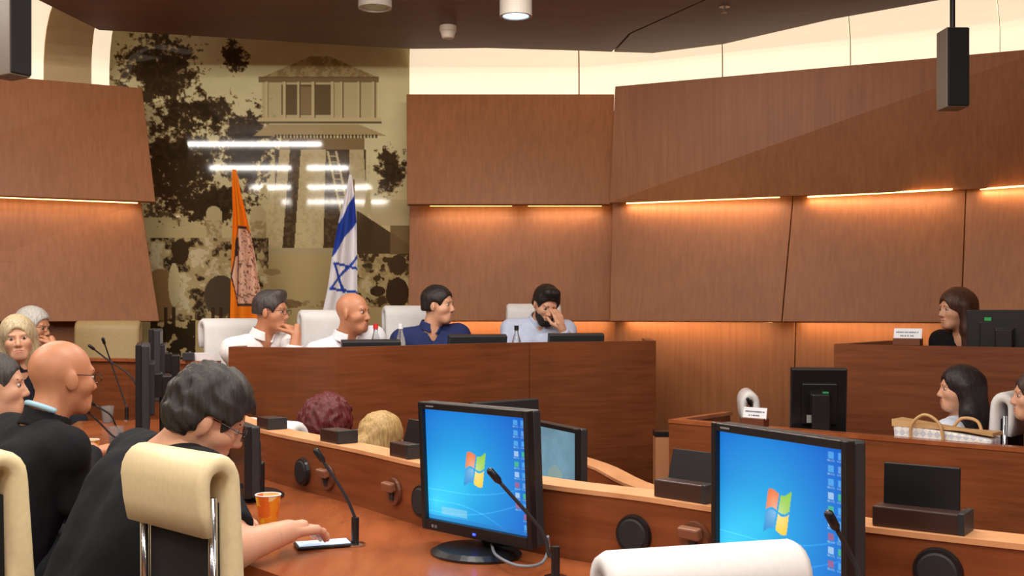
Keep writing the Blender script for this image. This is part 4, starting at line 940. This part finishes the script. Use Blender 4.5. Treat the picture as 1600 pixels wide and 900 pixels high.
def hipz(fl): return fl+.57
def V(px, py, Y): return np.array(P(px, py, Y))
UP = np.array([0, 0, 1.])
DF = .2
# --- the four men at the dais
person('man in white shirt and glasses, chin on hand, at the left of the dais', V(424, 487, 6.6), -12, 4, 0, -50, np.array([-1.61, 6.82, 0]), M_skin2, (240, 238, 240), 'rolled', floor=DF, fine=1.3, seat=1.02, glasses=True, hair=dict(k='short', c=(66, 60, 58), quiff=True, low=-.02), vneck=.9,
       arms={-1: dict(e=V(460, 552, 6.32), w=V(463, 523, 6.34), d=V(450, 506, 6.42)-V(463, 523, 6.34), n=np.array([-.7, .7, .1]), curl=.55), 1: dict(e=V(385, 552, 6.62), w=V(415, 556, 6.47), curl=.1)})
person('bald man in white shirt before the star flag at the dais', V(552, 489, 6.45), -22, 2, 0, -60, np.array([*PX(535, 6.76), DF+.60]), M_skin2, (236, 238, 246), 'long', floor=DF, fine=1.3, seat=1.07, vneck=.7, brow=(110, 90, 80), arms={-1: dict(e=V(596, 556, 6.68), w=V(568, 560, 6.55), d=np.array([-.8, -.4, 0]), curl=.1), 1: dict(e=V(514, 556, 6.45), w=V(540, 562, 6.38), d=np.array([.7, -.5, 0]), curl=.1)})
person('dark haired man in navy shirt seated at the dais', V(685, 477, 7.05), -20, 2, 0, -70, np.array([*PX(672, 7.2), DF+.62]), M_skin, (44, 54, 100), 'long', floor=DF, fine=1.3, seat=1.09, hair=dict(k='short', c=(36, 28, 26), low=-.04), vneck=.7, beard=None,
       arms={-1: dict(e=V(738, 552, 7.2), w=V(706, 556, 7.06), d=np.array([-.8, -.4, 0]), curl=.1), 1: dict(e=V(634, 556, 7.1), w=V(664, 560, 7.0), d=np.array([.8, -.3, 0]), curl=.1)})
person('bearded man in pale blue shirt resting his head on his hand', V(853, 476, 7.45), -72, 26, -6, -85, np.array([*PX(838, 7.6), DF+.60]), M_skin, (196, 206, 232), 'long', floor=DF, fine=1.3, seat=1.1, hair=dict(k='short', c=(26, 22, 22), low=-.03, th=.014, quiff=True), beard=(28, 22, 20), vneck=.6,
       arms={-1: dict(e=V(896, 548, 7.42), w=V(878, 514, 7.34), d=V(868, 482, 7.36)-V(878, 514, 7.34), n=np.array([-.6, .8, 0]), curl=.3), 1: dict(e=V(790, 548, 7.42), w=V(828, 552, 7.3), curl=.1)})
for px, Y, ang, top, lab in ((356, 7.06, -48, 1.33, 'white office chair left of the man with glasses'), (512, 7.08, -62, 1.385, 'white office chair between the two men in white'), (640, 7.62, -66, 1.415, 'white office chair behind the man in navy'), (833, 7.98, -85, 1.43, 'white office chair behind the bearded man')):
    f = Vector((math.cos(math.radians(ang)), math.sin(math.radians(ang)))); x, y = PX(px, Y); chair(x+f.x*.28, y+f.y*.28, DF, ang, M_white, lab, top, sx=.9)
x, y = PX(143, 7.5); chair(x+.07, y-.04, DF, -82, M_dim_cream, 'dim-toned cream office chair standing empty at the left wall', 1.31)
# --- left row of councillors
FGH = V(326, 652, 2.95)
person('dark haired man in black t-shirt bending over his phone', FGH, 18, 30, 4, 42, np.array([-1.08, 2.86, .57]), M_skin, (27, 28, 33), 'short', floor=0, fine=.85, nbp=V(276, 700, 2.98), bulk=1.12, glasses=True, collar=False, vneck=0, hair=dict(k='short', c=(46, 42, 40), th=.018, low=-.10, n=.0075, nf=72),
       arms={1: dict(e=V(368, 858, 2.68), w=V(448, 831, 2.80), d=V(492, 824, 2.90)-V(448, 831, 2.80), n=-UP, curl=.34, ti=.15, t=np.array([-.5, .8, 0])), -1: dict(e=np.array([-.90, 3.2, .81]), w=np.array([-.80, 2.97, .82]), d=np.array([.6, -.6, 0]), curl=.1)})
BH = V(98, 590, 3.5)
person('bald man with glasses and blue lanyard in black jacket', BH, 48, 4, 0, 48, np.array([-1.62, 3.33, .57]), M_skin2, (24, 24, 28), 'long', floor=0, fine=.95, glasses=True, collar=True, vneck=0, lanyard=(160, 200, 220), brow=(130, 110, 100),
       arms={1: dict(e=np.array([-1.34, 3.35, .80]), w=V(143, 708, 3.72), d=np.array([.5, .75, .1]), curl=.6), -1: dict(e=np.array([-1.72, 3.75, .84]), w=np.array([-1.45, 3.95, .815]), curl=.1)})
person('grey haired man in white collar cut off by the left edge', V(-6, 604, 4.05), 18, 0, 0, 35, np.array([-2.05, 3.95, .57]), M_skin, (225, 226, 232), 'long', floor=0, fine=1.2, hair=dict(k='short', c=(74, 70, 68), th=.006, low=-.04))
person('blonde woman in dark jacket looking at the camera', V(28, 530, 6.0), -66, 0, 5, -35, np.array([-2.86, 6.06, 0]), M_skin, (34, 34, 42), 'long', floor=0.05, fine=1.2, female=True, hair=dict(k='long', c=(206, 186, 150), len=.27, th=.014, n=.0012), vneck=.9, arms={1: dict(e=(-2.92, 5.72, .84), w=(-2.70, 5.66, .83), curl=.1), -1: dict(e=(-2.56, 6.12, .85), w=(-2.46, 5.92, .83), curl=.1)})
person('white haired man resting his face on his hand behind the blonde woman', V(52, 512, 6.85), -8, 6, 0, -30, None, M_skin2, (72, 82, 112), 'long', floor=0.1, fine=1.3, hair=dict(k='short', c=(206, 202, 196), th=.012), glasses=True,
       arms={-1: dict(e=V(95, 575, 6.56), w=V(84, 540, 6.6), d=V(68, 522, 6.7)-V(84, 540, 6.6), n=np.array([-.8, .5, 0]), curl=.5)})
chair(-1.12, 2.83, 0, 44, M_cream, 'cream office chair cut off by the left edge, bottom corner', 1.06, sx=.98)
chair(-.60, 2.62, 0, 47, M_cream, 'empty cream office chair in front of the man bending over his phone', 1.07, sx=.8)
chair(-1.70, 3.22, 0, 44, M_cream, 'cream office chair the bald man sits on', 1.08)
chair(-2.13, 3.86, 0, 40, M_cream, 'cream office chair under the man cut off by the left edge', 1.06)
chair(-2.88, 6.07, .05, -40, M_white, 'white office chair under the blonde woman', 1.12, sx=.92); chair(-3.16, 6.92, .1, -30, M_white, 'white office chair under the white haired man', 1.18)
# nearest chair, bottom right
x, y = PX(1085, 1.80); chair(x-.05, y+.23, 0, 106, M_white, 'nearest white office chair, cut off by the bottom edge before the second monitor', .99, sx=.82)
# --- inner row, seen over the riser
ph_, _, _ = person('woman with curly dark red hair seen from behind', V(516, 661, 5.05), 52, 0, 0, 52, None, M_skin, (60, 40, 50), 'long', floor=ZI, fine=1.4, seat=1.1, female=True, hair=dict(k='curly', c=(92, 30, 32), n=.011, nf=95), sc=1.05)
person('blonde woman with pinned up hair seen from behind', V(598, 690, 4.5), 52, 4, 0, 52, None, M_skin, (70, 70, 84), 'long', floor=ZI, fine=1.4, seat=1.07, female=True, hair=dict(k='bun', c=(196, 160, 104), n=.004, nf=80), sc=.95)
chair(-.905, 4.965, ZI, 52, M_white, 'white office chair behind the woman with red hair', .905, sx=.92); chair(-.613, 4.403, ZI, 52, M_white, 'white office chair of the woman with pinned blonde hair', .88, sx=.92)
# --- right side
person('woman with long brown hair in black, seated at the raised desk', V(1494, 484, 6.62), 190, 2, 0, 215, np.array([*PX(1515, 6.72), .84]), M_skin, (20, 20, 24), 'long', floor=.25, fine=1.3, female=True, hair=dict(k='long', c=(74, 46, 34), len=.30, th=.014, fw=.02), vneck=.9, collar=False)
person('girl with long dark hair in pale shirt beside the handbag', V(1499, 609, 5.54), 172, 0, 0, 140, np.array([2.285, 5.575, 0]), M_skin, (214, 222, 238), 'long', floor=ZI, fine=1.3, seat=1.16, female=True, hair=dict(k='long', c=(36, 28, 30), len=.33, th=.012), collar=False, vneck=.3, sc=.95, nbp=V(1499, 655, 5.58))
person('woman in pink cut off by the right edge', V(1617, 620, 5.13), 168, 0, 0, 137, np.array([*(A+d*2.38+nn*.5), 0]), M_skin, (226, 170, 178), 'long', seat=1.07, arms={1: dict(e=(*(A+d*2.08+nn*.72), .52), w=(*(A+d*2.0+nn*.56), .50), curl=.1), -1: dict(e=(*(A+d*2.08+nn*.3), .52), w=(*(A+d*2.0+nn*.44), .50), curl=.1)}, floor=ZI, fine=1.3, female=True, hair=dict(k='long', c=(60, 44, 40), len=.22), collar=False, sc=.95)
chair(2.305, 5.555, ZI, 138, M_white, 'white office chair with black back right of the girl', .985, sx=.9)
chair(2.85, 6.74, .25, 212, M_white, 'white office chair under the woman in black', 1.30)
x, y = A+d*2.41+nn*.5; chair(x, y, ZI, 137, M_white, 'white office chair at the right edge under the woman in pink', .90)
chair(1.63, 6.43, ZI, -8, M_white, 'white office chair headrest behind the name card', .91, sx=.82)
